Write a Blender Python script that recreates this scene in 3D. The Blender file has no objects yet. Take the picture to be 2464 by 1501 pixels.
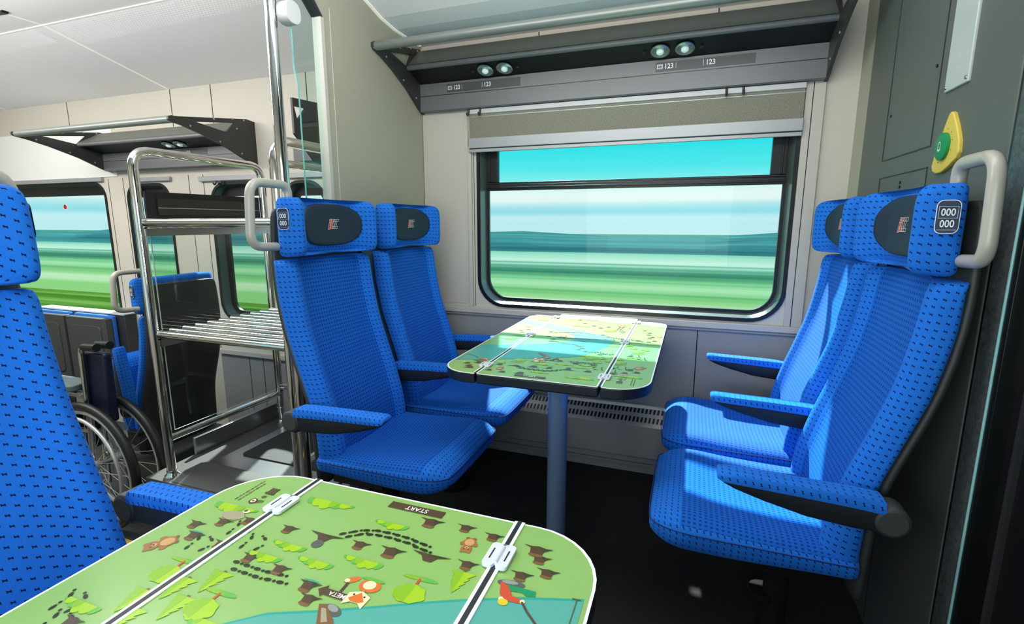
import bpy, bmesh, math, random
from mathutils import Vector, Matrix
random.seed(7)
PI = math.pi
col = bpy.context.scene.collection
scn = bpy.context.scene

# ------------------------------------------------------------------ helpers
def lin(r, g, b):
    f = lambda c: (c/255/12.92) if c/255 <= .04045 else ((c/255+.055)/1.055)**2.4
    return (f(r), f(g), f(b), 1.0)

MATS = {}
def mat(name, rgb, rough=.5, metal=0., spec=.5, emit=None, es=0., noise=0., nscale=60., bump=0., bscale=200., coat=0.):
    if name in MATS: return MATS[name]
    m = bpy.data.materials.new(name); m.use_nodes = True
    nt = m.node_tree; N = nt.nodes; L = nt.links
    p = N['Principled BSDF']
    c = lin(*rgb)
    p.inputs['Base Color'].default_value = c
    p.inputs['Roughness'].default_value = rough
    p.inputs['Metallic'].default_value = metal
    p.inputs['Specular IOR Level'].default_value = spec
    p.inputs['Coat Weight'].default_value = coat
    if emit:
        p.inputs['Emission Color'].default_value = lin(*emit); p.inputs['Emission Strength'].default_value = es
    if noise or bump:
        tc = N.new('ShaderNodeTexCoord')
        if noise:
            n = N.new('ShaderNodeTexNoise'); n.inputs['Scale'].default_value = nscale; n.inputs['Detail'].default_value = 4
            L.new(tc.outputs['Object'], n.inputs['Vector'])
            r = N.new('ShaderNodeValToRGB')
            r.color_ramp.elements[0].position = .3; r.color_ramp.elements[1].position = .7
            r.color_ramp.elements[0].color = tuple(x*(1-noise) for x in c[:3])+(1,)
            r.color_ramp.elements[1].color = tuple(min(1, x*(1+noise)) for x in c[:3])+(1,)
            L.new(n.outputs['Fac'], r.inputs['Fac']); L.new(r.outputs['Color'], p.inputs['Base Color'])
        if bump:
            n2 = N.new('ShaderNodeTexNoise'); n2.inputs['Scale'].default_value = bscale; n2.inputs['Detail'].default_value = 3
            L.new(tc.outputs['Object'], n2.inputs['Vector'])
            b = N.new('ShaderNodeBump'); b.inputs['Strength'].default_value = bump; b.inputs['Distance'].default_value = .002
            L.new(n2.outputs['Fac'], b.inputs['Height']); L.new(b.outputs['Normal'], p.inputs['Normal'])
    MATS[name] = m
    return m

def math_node(N, L, op, a, b=None):
    n = N.new('ShaderNodeMath'); n.operation = op
    for i, v in enumerate((a, b)):
        if v is None: continue
        if isinstance(v, (int, float)): n.inputs[i].default_value = v
        else: L.new(v, n.inputs[i])
    return n.outputs[0]

def fabric(name, base, dot, px, py, w, h, stagger=False, bow=False):
    m = bpy.data.materials.new(name); m.use_nodes = True
    nt = m.node_tree; N = nt.nodes; L = nt.links; p = N['Principled BSDF']
    uv = N.new('ShaderNodeUVMap'); uv.uv_map = 'UVMap'
    sep = N.new('ShaderNodeSeparateXYZ'); L.new(uv.outputs['UV'], sep.inputs[0])
    U, V = sep.outputs['X'], sep.outputs['Y']
    M = lambda op, a, b=None: math_node(N, L, op, a, b)
    u = M('DIVIDE', U, px); v = M('DIVIDE', V, py)
    if stagger:
        colm = M('MODULO', M('FLOOR', M('ADD', u, 1000.)), 2.)
        v = M('ADD', v, M('MULTIPLY', colm, .5))
    fu = M('SUBTRACT', M('FRACT', M('ADD', u, 1000.)), .5); fv = M('SUBTRACT', M('FRACT', M('ADD', v, 1000.)), .5)
    if bow:
        v2 = M('ADD', fv, M('MULTIPLY', fu, .35)); au = M('ABSOLUTE', fu); av = M('ABSOLUTE', v2)
        lim = M('ADD', M('MULTIPLY', au, .42), .055)
        mask = M('MULTIPLY', M('LESS_THAN', au, w), M('LESS_THAN', av, lim))
    else:
        mask = M('MULTIPLY', M('LESS_THAN', M('ABSOLUTE', fu), w), M('LESS_THAN', M('ABSOLUTE', fv), h))
    tc = N.new('ShaderNodeTexCoord')
    n = N.new('ShaderNodeTexNoise'); n.inputs['Scale'].default_value = 900; n.inputs['Detail'].default_value = 2
    L.new(tc.outputs['Object'], n.inputs['Vector'])
    r = N.new('ShaderNodeValToRGB'); c = lin(*base)
    r.color_ramp.elements[0].position = .3; r.color_ramp.elements[1].position = .7
    r.color_ramp.elements[0].color = tuple(x*.82 for x in c[:3])+(1,)
    r.color_ramp.elements[1].color = tuple(min(1, x*1.15+.004) for x in c[:3])+(1,)
    L.new(n.outputs['Fac'], r.inputs['Fac'])
    mx = N.new('ShaderNodeMix'); mx.data_type = 'RGBA'
    L.new(mask, mx.inputs['Factor']); L.new(r.outputs['Color'], mx.inputs['A']); mx.inputs['B'].default_value = lin(*dot)
    L.new(mx.outputs['Result'], p.inputs['Base Color'])
    p.inputs['Roughness'].default_value = .85; p.inputs['Specular IOR Level'].default_value = .2
    p.inputs['Sheen Weight'].default_value = .25; p.inputs['Sheen Tint'].default_value = lin(90, 160, 255)
    b = N.new('ShaderNodeBump'); b.inputs['Strength'].default_value = .25; b.inputs['Distance'].default_value = .001
    L.new(n.outputs['Fac'], b.inputs['Height']); L.new(b.outputs['Normal'], p.inputs['Normal'])
    MATS[name] = m
    return m

def glass(name, tint, gl=.06, rough=0.):
    m = bpy.data.materials.new(name); m.use_nodes = True
    nt = m.node_tree; N = nt.nodes; L = nt.links; N.clear()
    o = N.new('ShaderNodeOutputMaterial'); t = N.new('ShaderNodeBsdfTransparent'); g = N.new('ShaderNodeBsdfGlossy')
    t.inputs['Color'].default_value = lin(*tint); g.inputs['Roughness'].default_value = rough
    mx = N.new('ShaderNodeMixShader'); mx.inputs['Fac'].default_value = gl
    L.new(t.outputs[0], mx.inputs[1]); L.new(g.outputs[0], mx.inputs[2]); L.new(mx.outputs[0], o.inputs['Surface'])
    MATS[name] = m
    return m

class MB:
    def __init__(s): s.v = []; s.f = []; s.m = []; s.uv = {}
    def add(s, verts, faces, mi=0, M=None, uvs=None):
        o = len(s.v)
        s.v += [tuple(M @ Vector(p)) if M else tuple(p) for p in verts]
        for i, f in enumerate(faces):
            if uvs: s.uv[len(s.f)] = uvs[i]
            s.f.append([o+k for k in f]); s.m.append(mi[i] if isinstance(mi, list) else mi)
        return s
    def box(s, x0, x1, y0, y1, z0, z1, mi=0, M=None):
        v = [(x0,y0,z0),(x1,y0,z0),(x1,y1,z0),(x0,y1,z0),(x0,y0,z1),(x1,y0,z1),(x1,y1,z1),(x0,y1,z1)]
        f = [(0,3,2,1),(4,5,6,7),(0,1,5,4),(1,2,6,5),(2,3,7,6),(3,0,4,7)]
        return s.add(v, f, mi, M)
    def prism(s, poly, a0, a1, axis='x', mi=0, M=None):
        def P(p, a):
            return {'x': (a, p[0], p[1]), 'y': (p[0], a, p[1]), 'z': (p[0], p[1], a)}[axis]
        n = len(poly); v = [P(p, a0) for p in poly]+[P(p, a1) for p in poly]
        f = [list(range(n))[::-1], list(range(n, 2*n))]+[(i, (i+1) % n, n+(i+1) % n, n+i) for i in range(n)]
        return s.add(v, f, mi, M)
    def poly(s, pts, mi=0, M=None): return s.add(pts, [list(range(len(pts)))], mi, M)
    def tube(s, path, r, seg=12, mi=0, closed=False, cap=True, M=None):
        P = [Vector(p) for p in path]; n = len(P); rings = []
        T = []
        for i in range(n):
            a = P[(i-1) % n] if (closed or i > 0) else P[i]; b = P[(i+1) % n] if (closed or i < n-1) else P[i]
            T.append((b-a).normalized())
        up = Vector((0, 0, 1)) if abs(T[0].z) < .9 else Vector((1, 0, 0))
        nn = (up - T[0]*up.dot(T[0])).normalized(); v = []
        rr = r if isinstance(r, (list, tuple)) else [r]*n
        for i in range(n):
            nn = (nn - T[i]*nn.dot(T[i])).normalized(); bb = T[i].cross(nn)
            for k in range(seg):
                a = 2*PI*k/seg; v.append(tuple(P[i]+nn*math.cos(a)*rr[i]+bb*math.sin(a)*rr[i]))
        f = []
        for i in range(n if closed else n-1):
            j = (i+1) % n
            for k in range(seg):
                k2 = (k+1) % seg; f.append((i*seg+k, i*seg+k2, j*seg+k2, j*seg+k))
        if cap and not closed:
            f.append(list(range(seg))[::-1]); f.append(list(range((n-1)*seg, n*seg)))
        return s.add(v, f, mi, M)
    def lathe(s, prof, seg=24, mi=0, M=None):      # prof: (r, z)
        v = []; f = []; n = len(prof)
        for r, z in prof:
            for k in range(seg): v.append((r*math.cos(2*PI*k/seg), r*math.sin(2*PI*k/seg), z))
        for i in range(n-1):
            for k in range(seg):
                k2 = (k+1) % seg; f.append((i*seg+k, i*seg+k2, (i+1)*seg+k2, (i+1)*seg+k))
        f.append(list(range(seg))[::-1]); f.append(list(range((n-1)*seg, n*seg)))
        return s.add(v, f, mi, M)
    def loft(s, rings, mi=0, matf=None, cap=True, M=None):
        n = len(rings[0]); v = []; f = []; mm = []; uvs = []
        R = [[Vector(p) for p in r] for r in rings]
        cu = []
        for r in R:
            c = [0.]
            for k in range(n): c.append(c[-1]+(r[(k+1) % n]-r[k]).length)
            half = c[-1]/2; cu.append([x-half for x in c])
        cv = [0.]
        for i in range(len(R)-1):
            cv.append(cv[-1]+sum((R[i+1][k]-R[i][k]).length for k in range(n))/n)
        for r in R: v += [tuple(p) for p in r]
        mid = len(R)//2
        for i in range(len(R)-1):
            for k in range(n):
                k2 = (k+1) % n; f.append((i*n+k, i*n+k2, (i+1)*n+k2, (i+1)*n+k))
                u0, u1 = cu[mid][k], cu[mid][k+1]
                uvs.append([(u0, cv[i]), (u1, cv[i]), (u1, cv[i+1]), (u0, cv[i+1])])
                mm.append(matf(i, k) if matf else mi)
        if cap:
            f.append(list(range(n))[::-1]); f.append(list(range((len(R)-1)*n, len(R)*n)))
            uvs += [[(p.y, p.x) for p in reversed(R[0])], [(p.y, p.x) for p in R[-1]]]; mm += [matf(0, 0) if matf else mi]*2
        return s.add(v, f, mm, M, uvs)
    def mesh(s, name, mats, smooth=True, angle=40):
        me = bpy.data.meshes.new(name); me.from_pydata(s.v, [], s.f)
        for m in mats: me.materials.append(m)
        me.polygons.foreach_set('material_index', s.m)
        if s.uv:
            ul = me.uv_layers.new(name='UVMap')
            for pi, u in s.uv.items():
                po = me.polygons[pi]
                for li, q in zip(po.loop_indices, u): ul.data[li].uv = q
        bm = bmesh.new(); bm.from_mesh(me); bmesh.ops.recalc_face_normals(bm, faces=bm.faces[:]); bm.to_mesh(me); bm.free()
        if smooth:
            me.shade_smooth()
            me.set_sharp_from_angle(angle=math.radians(angle))
        me.update(); return me
    def build(s, name, mats, parent=None, smooth=True, angle=40, bevel=0., sub=0, solid=0.):
        if not isinstance(mats, (list, tuple)): mats = [mats]
        o = bpy.data.objects.new(name, s.mesh(name, mats, smooth, angle)); col.objects.link(o)
        if parent: o.parent = parent
        if solid:
            q = o.modifiers.new('Solidify', 'SOLIDIFY'); q.thickness = solid; q.offset = 0
        if bevel:
            q = o.modifiers.new('Bevel', 'BEVEL'); q.width = bevel; q.segments = 3; q.limit_method = 'ANGLE'; q.angle_limit = math.radians(35)
        if sub:
            q = o.modifiers.new('Subsurf', 'SUBSURF'); q.levels = sub; q.render_levels = sub
        return o

def tag(o, label=None, cat=None, group=None, kind=None):
    if label: o['label'] = label
    if cat: o['category'] = cat
    if group: o['group'] = group
    if kind: o['kind'] = kind
    return o
def empty(name, loc=(0, 0, 0), rz=0., label=None, cat=None, group=None):
    o = bpy.data.objects.new(name, None); col.objects.link(o); o.location = loc; o.rotation_euler = (0, 0, rz)
    o.empty_display_size = .05
    return tag(o, label, cat, group)
def struct(mb, name, mats, **k):
    return tag(mb.build(name, mats, **k), kind='structure')

def fillet(pts, r, n=6):
    P = [Vector(p) for p in pts]; out = [P[0]]
    for i in range(1, len(P)-1):
        a = (P[i-1]-P[i]); b = (P[i+1]-P[i]); rr = min(r, a.length*.49, b.length*.49)
        s = P[i]+a.normalized()*rr; e = P[i]+b.normalized()*rr
        for k in range(n+1):
            t = k/n; out.append(s*(1-t)**2+P[i]*2*t*(1-t)+e*t*t)
    out.append(P[-1]); return out
def rrect(x0, x1, y0, y1, r, n=8):
    rs = r if isinstance(r, (list, tuple)) else [r]*4      # corners: x1y1, x0y1, x0y0, x1y0
    C = [(x1, y1, 0), (x0, y1, 90), (x0, y0, 180), (x1, y0, 270)]; out = []
    for (cx, cy, a0), q in zip(C, rs):
        sx = -1 if cx == x1 else 1; sy = -1 if cy == y1 else 1
        for k in range(n+1):
            a = math.radians(a0+90*k/n); out.append((cx+sx*q+q*math.cos(a), cy+sy*q+q*math.sin(a)))
    return out
def text2d(s, size, shear=0., offset=0., bold=0., sx=1.):
    c = bpy.data.curves.new('txt', 'FONT'); c.body = s; c.size = size; c.shear = shear; c.offset = offset+bold
    c.align_x = 'CENTER'; c.align_y = 'CENTER'; c.resolution_u = 3
    o = bpy.data.objects.new('txt', c); col.objects.link(o)
    dg = bpy.context.evaluated_depsgraph_get(); me = bpy.data.meshes.new_from_object(o.evaluated_get(dg))
    v = [(p.co.x*sx, p.co.y) for p in me.vertices]; f = [list(p.vertices) for p in me.polygons]
    bpy.data.objects.remove(o); bpy.data.curves.remove(c); bpy.data.meshes.remove(me)
    return v, f
def addtext(mb, s, size, place, mi=0, **k):     # place: (x, y) -> 3d
    v, f = text2d(s, size, **k); mb.add([place(*p) for p in v], f, mi)

MESH = {}
def getm(key, fn):
    if key not in MESH: MESH[key] = fn()
    return MESH[key]
def part(name, me, parent, loc=(0, 0, 0), rot=(0, 0, 0)):
    o = bpy.data.objects.new(name, me); col.objects.link(o); o.parent = parent; o.location = loc; o.rotation_euler = rot
    return o
# ------------------------------------------------------------------ materials
BLUE, BLUED, DOT = (24, 110, 212), (8, 94, 190), (8, 38, 96)
F_fine = fabric('fabric_fine', BLUED, (6, 52, 140), .0115, .0125, .24, .24)
F_coarse = fabric('fabric_coarse', BLUE, (6, 26, 80), .0145, .0150, .21, .20, stagger=False, bow=True)
F_big = fabric('fabric_big', BLUE, (6, 20, 66), .0158, .0190, .20, .20, stagger=True, bow=True)
seam_m = mat('seam_thread', (8, 40, 104), .8)
pad_m = mat('headpad', (24, 38, 58), .6, noise=.15, nscale=500)
plate_m = mat('plate_navy', (14, 40, 74), .5)
white_m = mat('print_white', (235, 238, 240), .6)
logo_r = mat('logo_red', (214, 62, 38), .6)
arm_m = mat('armrest_plastic', (30, 35, 40), .55)
armhub_m = mat('armrest_hub', (52, 56, 54), .55)
shell_m = mat('seat_shell', (52, 54, 52), .5, bump=.05)
handle_m = mat('handle_grey', (178, 174, 162), .35, coat=.2)
chrome = mat('chrome', (225, 225, 222), .08, metal=1.)
steel = mat('stainless', (190, 194, 196), .26, metal=1.)
alu = mat('aluminium_leg', (134, 160, 196), .32, metal=.35)
beige = mat('beige_panel', (205, 199, 186), .55, noise=.015, nscale=3)
beige_l = mat('beige_trim', (198, 192, 182), .5)
olive = mat('partition_beige', (170, 167, 148), .55, noise=.02, nscale=2)
greywall = mat('lower_wall_grey', (150, 150, 152), .5, noise=.02, nscale=3)
silver = mat('silver_trim', (172, 174, 176), .4, metal=.3)
gap_m = mat('panel_gap', (70, 68, 62), .8)
black_r = mat('rubber_black', (14, 17, 18), .35)
teal_r = mat('reveal_teal', (66, 84, 84), .3)
rack_m = mat('rack_grey', (112, 114, 116), .42, metal=.2)
rack_d = mat('rack_dark', (52, 53, 52), .45)
rack_o = mat('rack_olive', (96, 99, 92), .45)
rack_b = mat('rack_black', (10, 12, 13), .5)
white_c = mat('ceiling_white', (243, 243, 246), .5)
white_p = mat('lit_wall_white', (240, 240, 236), .5)
seam_w = mat('ceiling_seam', (245, 244, 236), .5, emit=(245, 244, 236), es=.25)  # seams glow faintly through the material, without a lamp
dark_p = mat('dark_panel', (92, 97, 92), .5, noise=.03, nscale=2)
dark_e = mat('dark_edge', (40, 42, 42), .45)
void_m = mat('door_black', (16, 18, 18), .35)
speck = mat('speckled_metal', (96, 104, 104), .45, metal=.5, noise=.35, nscale=120)
green_gl = mat('edge_glow_glass', (150, 205, 200), .2, spec=.6)
carpet = mat('carpet_dark', (30, 30, 28), .95, noise=.7, nscale=420, bump=.5, bscale=500)
lowfl = mat('floor_grey', (58, 60, 62), .6, noise=.2, nscale=90)
yellow = mat('yellow_marking', (196, 160, 40), .6)
blind_m = mat('blind_fabric', (132, 132, 116), .85, noise=.28, nscale=260, bump=.5, bscale=260)
boxg = mat('box_grey', (66, 68, 67), .45)
matdark = mat('mat_black', (32, 36, 38), .7)
navy = mat('wheelchair_vinyl', (16, 22, 52), .4)
blackpl = mat('black_plastic', (18, 19, 20), .45)
greypad = mat('arm_pad_grey', (92, 104, 104), .6)
bulb_m = mat('lamp_glass', (200, 225, 220), .15, emit=(225, 245, 240), es=.30)
lampring = mat('lamp_ring', (150, 168, 164), .25, metal=.7)
callye = mat('call_yellow', (222, 196, 84), .5)
callgr = mat('call_green', (14, 140, 84), .45)
plateg = mat('braille_plate', (186, 196, 192), .3, coat=.3)
red_m = mat('sticker_red', (200, 20, 24), .5)
G_win = glass('window_glass', (236, 250, 248), .012)
G_top = glass('hopper_glass', (206, 250, 250), .012)
G_part = glass('partition_glass', (240, 250, 248), .045)
G_rack = glass('luggage_glass', (242, 246, 244), .05)
railblue = mat('railing_blue', (120, 190, 210), .5)

# ------------------------------------------------------------------ camera
cam_d = bpy.data.cameras.new('camera'); cam = bpy.data.objects.new('camera', cam_d); col.objects.link(cam)
FPX, YH, VPY, CH = 1200., 535., 1672., 1.15
pitch = math.atan((750.5-YH)/FPX); yaw = math.atan((VPY-1232)*math.cos(pitch)/FPX)
fw = Vector((-math.sin(yaw)*math.cos(pitch), math.cos(yaw)*math.cos(pitch), -math.sin(pitch)))
cam.location = (0, 0, CH); cam.rotation_euler = fw.to_track_quat('-Z', 'Y').to_euler()
cam_d.sensor_fit = 'HORIZONTAL'; cam_d.sensor_width = 36; cam_d.lens = 36*FPX/2464; cam_d.clip_start = .02; cam_d.clip_end = 500
scn.camera = cam
scn.view_settings.view_transform = 'Standard'; scn.view_settings.look = 'None'; scn.view_settings.exposure = 0; scn.view_settings.gamma = 1
scn.cycles.use_denoising = True; scn.cycles.max_bounces = 8; scn.cycles.transparent_max_bounces = 12
scn.cycles.sample_clamp_indirect = 6; scn.cycles.caustics_reflective = False; scn.cycles.caustics_refractive = False

# ------------------------------------------------------------------ room shell
WY = 2.25; XL, XR = -6.0, 1.0; LOW = -.27; BAYL, BAYR = -1.27, .43; YB = -.40

def wall_cells(mb, x0, x1, z0, z1, y, holes, mi=0):
    xs = sorted(set([x0, x1]+[h[0] for h in holes]+[h[1] for h in holes])); zs = sorted(set([z0, z1]+[h[2] for h in holes]+[h[3] for h in holes]))
    for i in range(len(xs)-1):
        for j in range(len(zs)-1):
            cx, cz = (xs[i]+xs[i+1])/2, (zs[j]+zs[j+1])/2
            if any(h[0] < cx < h[1] and h[2] < cz < h[3] for h in holes): continue
            mb.poly([(xs[i], y, zs[j]), (xs[i+1], y, zs[j]), (xs[i+1], y, zs[j+1]), (xs[i], y, zs[j+1])], mi)
    for h in holes:                      # rounded corners of each opening
        n = 8; r = h[4]; rr = rrect(h[0], h[1], h[2], h[3], r, n); C = [(h[1], h[3]), (h[0], h[3]), (h[0], h[2]), (h[1], h[2])]
        for c in range(4):
            arc = rr[c*(n+1):(c+1)*(n+1)]
            for k in range(n): mb.poly([(C[c][0], y, C[c][1]), (arc[k][0], y, arc[k][1]), (arc[k+1][0], y, arc[k+1][1])], mi)

WINS = [(-.983, .357, .748, 1.60, .13), (-5.4, -3.64, .43, 1.405, .10), (-3.43, -3.055, .44, 1.385, .09),
        (-2.71, -2.312, .555, 1.378, .12), (-2.17, -1.875, .56, 1.372, .12)]  # narrow left-zone windows partly repeat glass reflections, built as openings
mb = MB(); wall_cells(mb, XL, XR, -.6, 1.975, WY, WINS)
# thin panel joints in the upper band
for x in (-3.9, -2.955, -2.632, -1.958, -.687, .039):
    mb.box(x-.0025, x+.0025, WY-.0012, WY+.001, 1.70, 1.965, 1)
for x in (-3.60, -3.46, -2.88, -2.76): mb.box(x-.002, x+.002, WY-.0012, WY+.001, .35, 1.43, 1)
struct(mb, 'wall_window', [beige, gap_m], smooth=False)
mb = MB(); wall_cells(mb, XL, XR, -.6, 2.1, YB, [(-.983, .357, .748, 1.56, .13), (-3.6, -2.0, .5, 1.4, .1)])
struct(mb, 'wall_back', [beige], smooth=False)
mb = MB().box(XL-.05, XL, YB, WY, -.6, 2.1); struct(mb, 'wall_far', [beige])
mb = MB().box(XR, XR+.05, YB, WY, -.6, 2.1); struct(mb, 'wall_near', [void_m])
# floors
mb = MB().box(-1.30, XR, YB, WY, -.5, 0); struct(mb, 'floor', [carpet], smooth=False)
mb = MB().box(XL, -1.30, YB, WY, -.6, LOW); struct(mb, 'floor', [lowfl], smooth=False)
# ceiling
mb = MB()
for xa, xb, prof in ((XL, -1.285, [(WY+.02, 1.915), (1.66, 2.07), (.19, 2.07), (YB-.02, 1.915)]),
                     (-1.285, XR, [(WY+.02, 1.966), (2.02, 1.966), (1.92, 1.978), (1.80, 2.01), (1.66, 2.07), (.19, 2.07), (YB-.02, 1.915)])):
    for a, b in zip(prof, prof[1:]):
        mb.poly([(xa, a[0], a[1]), (xb, a[0], a[1]), (xb, b[0], b[1]), (xa, b[0], b[1])], 0)
def perforated():
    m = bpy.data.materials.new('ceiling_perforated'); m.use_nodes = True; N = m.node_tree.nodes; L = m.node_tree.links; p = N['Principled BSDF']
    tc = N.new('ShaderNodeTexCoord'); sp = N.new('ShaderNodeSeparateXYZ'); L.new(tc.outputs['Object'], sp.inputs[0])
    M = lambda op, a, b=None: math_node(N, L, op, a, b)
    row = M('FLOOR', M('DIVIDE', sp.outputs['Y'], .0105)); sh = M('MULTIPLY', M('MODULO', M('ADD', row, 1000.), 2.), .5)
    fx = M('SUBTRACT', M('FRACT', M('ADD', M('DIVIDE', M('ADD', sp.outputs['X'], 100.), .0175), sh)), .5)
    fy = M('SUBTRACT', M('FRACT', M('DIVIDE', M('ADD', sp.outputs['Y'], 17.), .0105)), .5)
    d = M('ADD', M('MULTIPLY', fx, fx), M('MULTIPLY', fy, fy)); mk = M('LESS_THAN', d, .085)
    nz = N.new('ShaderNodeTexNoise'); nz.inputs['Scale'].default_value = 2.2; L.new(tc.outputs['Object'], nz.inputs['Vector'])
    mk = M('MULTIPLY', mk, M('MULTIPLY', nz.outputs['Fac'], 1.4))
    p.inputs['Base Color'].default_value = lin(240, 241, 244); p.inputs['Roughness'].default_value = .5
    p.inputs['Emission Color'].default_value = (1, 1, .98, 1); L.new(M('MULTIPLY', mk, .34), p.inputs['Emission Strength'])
    return m
perf = perforated()
def cz(y): return 1.915+(WY+.02-y)*(.155/.61)
mb2 = mb
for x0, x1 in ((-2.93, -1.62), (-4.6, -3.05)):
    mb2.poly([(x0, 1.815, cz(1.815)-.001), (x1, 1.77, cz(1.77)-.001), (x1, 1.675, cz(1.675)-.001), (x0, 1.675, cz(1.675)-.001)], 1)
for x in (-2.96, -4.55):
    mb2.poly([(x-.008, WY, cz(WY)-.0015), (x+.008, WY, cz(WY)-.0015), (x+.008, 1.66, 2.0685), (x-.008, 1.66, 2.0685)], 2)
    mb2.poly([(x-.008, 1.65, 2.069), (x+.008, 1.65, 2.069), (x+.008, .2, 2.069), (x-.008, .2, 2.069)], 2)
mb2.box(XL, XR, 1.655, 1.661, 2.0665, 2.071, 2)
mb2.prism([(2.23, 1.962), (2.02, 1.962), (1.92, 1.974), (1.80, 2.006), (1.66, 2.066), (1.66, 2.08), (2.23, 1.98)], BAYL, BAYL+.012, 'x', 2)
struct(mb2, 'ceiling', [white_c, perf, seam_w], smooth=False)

# partitions either side of the seating bay
poly = [(1.56, -.3), (1.56, 1.86), (1.47, 1.94), (1.42, 2.09), (1.70, 2.06), (1.82, 2.005), (2.02, 1.970), (2.25, 1.968), (2.25, -.3)]
mb = MB().prism(poly, BAYL-.028, BAYL, 'x')
struct(mb, 'wall_left', [olive], bevel=.004)
mb = MB().box(BAYL-.034, BAYL+.004, 1.548, 1.566, -.0, 1.86, 0)
mb.prism([(1.56, 1.855), (1.545, 1.855), (1.45, 1.94), (1.40, 2.08), (1.425, 2.08), (1.475, 1.945)], BAYL-.034, BAYL+.006, 'x', 1)
mb.box(BAYL-.001, BAYL+.0015, 1.60, 1.603, 0, 1.9, 0)
struct(mb, 'trim_1', [beige_l, dark_e], bevel=.002)
PXR = .535; KK = PXR/.43
ky = lambda y: y*KK
kz = lambda z: CH+(z-CH)*KK
mb = MB().box(PXR, PXR+.05, ky(1.695), WY, 0, 2.05); struct(mb, 'wall_right', [olive])
# dark end column with its service doors
mb = MB().box(PXR-.004, PXR+.05, ky(.965), ky(1.695), 0, 2.09, 0)
struct(mb, 'wall_right', [dark_p], bevel=.004)
mb = MB()
def xline(y0, y1, z0, z1): mb.box(PXR-.006, PXR-.003, ky(min(y0, y1)), ky(max(y0, y1)), max(.02, kz(min(z0, z1))), min(2.08, kz(max(z0, z1))), 0)
xline(1.239, 1.514, 1.297, 1.299); xline(1.239, 1.2405, 1.30, 2.0); xline(1.5125, 1.514, 1.30, 2.0)
xline(1.239, 1.514, 1.256, 1.258); xline(1.239, 1.2405, .05, 1.257); xline(1.5125, 1.514, .05, 1.257)
for y, z in ((1.375, 1.238), (1.375, 1.228), (1.26, 1.45), (1.49, 1.40)): mb.lathe([(.004, 0), (.004, .003)], 10, 1, Matrix.Translation((PXR-.004, ky(y), kz(z))) @ Matrix.Rotation(-PI/2, 4, 'Y'))
struct(mb, 'trim_2', [dark_e, black_r])
mb = MB().box(PXR-.006, PXR+.05, ky(.905), ky(.953), 0, 2.09, 0)
mb.box(PXR-.009, PXR+.05, ky(.899), ky(.9035), 0, 2.09, 1); mb.box(PXR-.002, PXR+.05, ky(.953), ky(.966), 0, 2.09, 2); mb.box(PXR-.007, PXR+.05, ky(.885), ky(.899), 0, 2.09, 2)
struct(mb, 'trim_3', [speck, green_gl, black_r], bevel=.001)
mb = MB().box(PXR+.02, PXR+.06, -.40, ky(.885), 0, 2.09, 0); mb.box(PXR+.012, PXR+.022, ky(.846), ky(.856), 0, 2.09, 1)
struct(mb, 'door_1', [void_m, dark_e])

# window wall trims of the bay
mb = MB()
mb.box(-1.268, -1.03, WY-.010, WY+.0, .735, 1.68, 0); mb.box(-1.245, -1.05, WY-.0115, WY-.009, .752, 1.66, 0)
mb.box(-1.03, -1.012, WY-.016, WY, .735, 1.50, 0); mb.box(-1.006, -1.003, WY-.002, WY+.001, .74, 1.50, 1)
struct(mb, 'trim_4', [beige_l, gap_m], bevel=.0015)
mb = MB().box(.362, .386, WY-.014, WY, .735, 1.68, 0); mb.box(.389, .427, WY-.014, WY, .735, 1.68, 0); mb.box(.386, .389, WY-.006, WY, .735, 1.68, 1)
struct(mb, 'trim_5', [beige_l, gap_m], bevel=.0015)
mb = MB().box(BAYL, BAYR, WY-.022, WY, .708, .735, 0); mb.box(BAYL, BAYR, WY-.016, WY, .695, .708, 1)
struct(mb, 'trim_6', [beige_l, greywall], bevel=.003)
mb = MB().box(BAYL, BAYR, WY-.008, WY+.002, .09, .70, 0)
for x in (-.26, .039): mb.box(x-.002, x+.002, WY-.0095, WY-.007, .33, .70, 1)
struct(mb, 'wall_window', [greywall, black_r])
mb = MB().box(BAYR, PXR, WY-.008, WY+.002, .0, .70, 0); struct(mb, 'wall_window', [greywall])
# convector along the floor
hv = empty('convector_heater', (-.42, WY, 0), 0, 'long grey floor-level heating convector with slotted grille below the right window', 'heater')
mb = MB().prism([(0, .335), (-.018, .332), (-.022, .318), (-.060, .285), (-.085, .255), (-.085, .245), (-.085, .11), (-.03, .10), (0, .10)], -.84, .84, 'x')
mb.box(-.84, .84, -.03, -.018, .335, .339)
mb.build('casing', [silver], hv, angle=25)
mb = MB()
for j, (ya, za) in enumerate(((-.033, .3094), (-.066, .2806))):
    n = 96
    for i in range(n):
        x = -.82+1.64*i/(n-1); q = .0042
        sl = (-.7, -.72); ya2, za2 = ya-.009, za-.0078*(1 if j == 0 else 1.25)
        ya1, za1 = ya+.009, za+.0078*(1 if j == 0 else 1.0)
        off = -.0012
        for dx in ((0,) if j == 0 else (0,)):
            mb.poly([(x-q, ya1+off, za1+.0012), (x+q, ya1+off, za1+.0012), (x+q-.003, ya2+off, za2+.0012), (x-q-.003, ya2+off, za2+.0012)], 0)
mb.build('grille', [black_r], hv, smooth=False)
mb = MB()
for k, (z0, z1, d) in enumerate(((.0, .030, .018), (.030, .048, .024), (.048, .075, .014), (.075, .098, .022))):
    mb.box(BAYL, BAYR, WY-d, WY, z0, z1, k % 2)
struct(mb, 'baseboard_window', [silver, greywall], bevel=.002)
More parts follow.
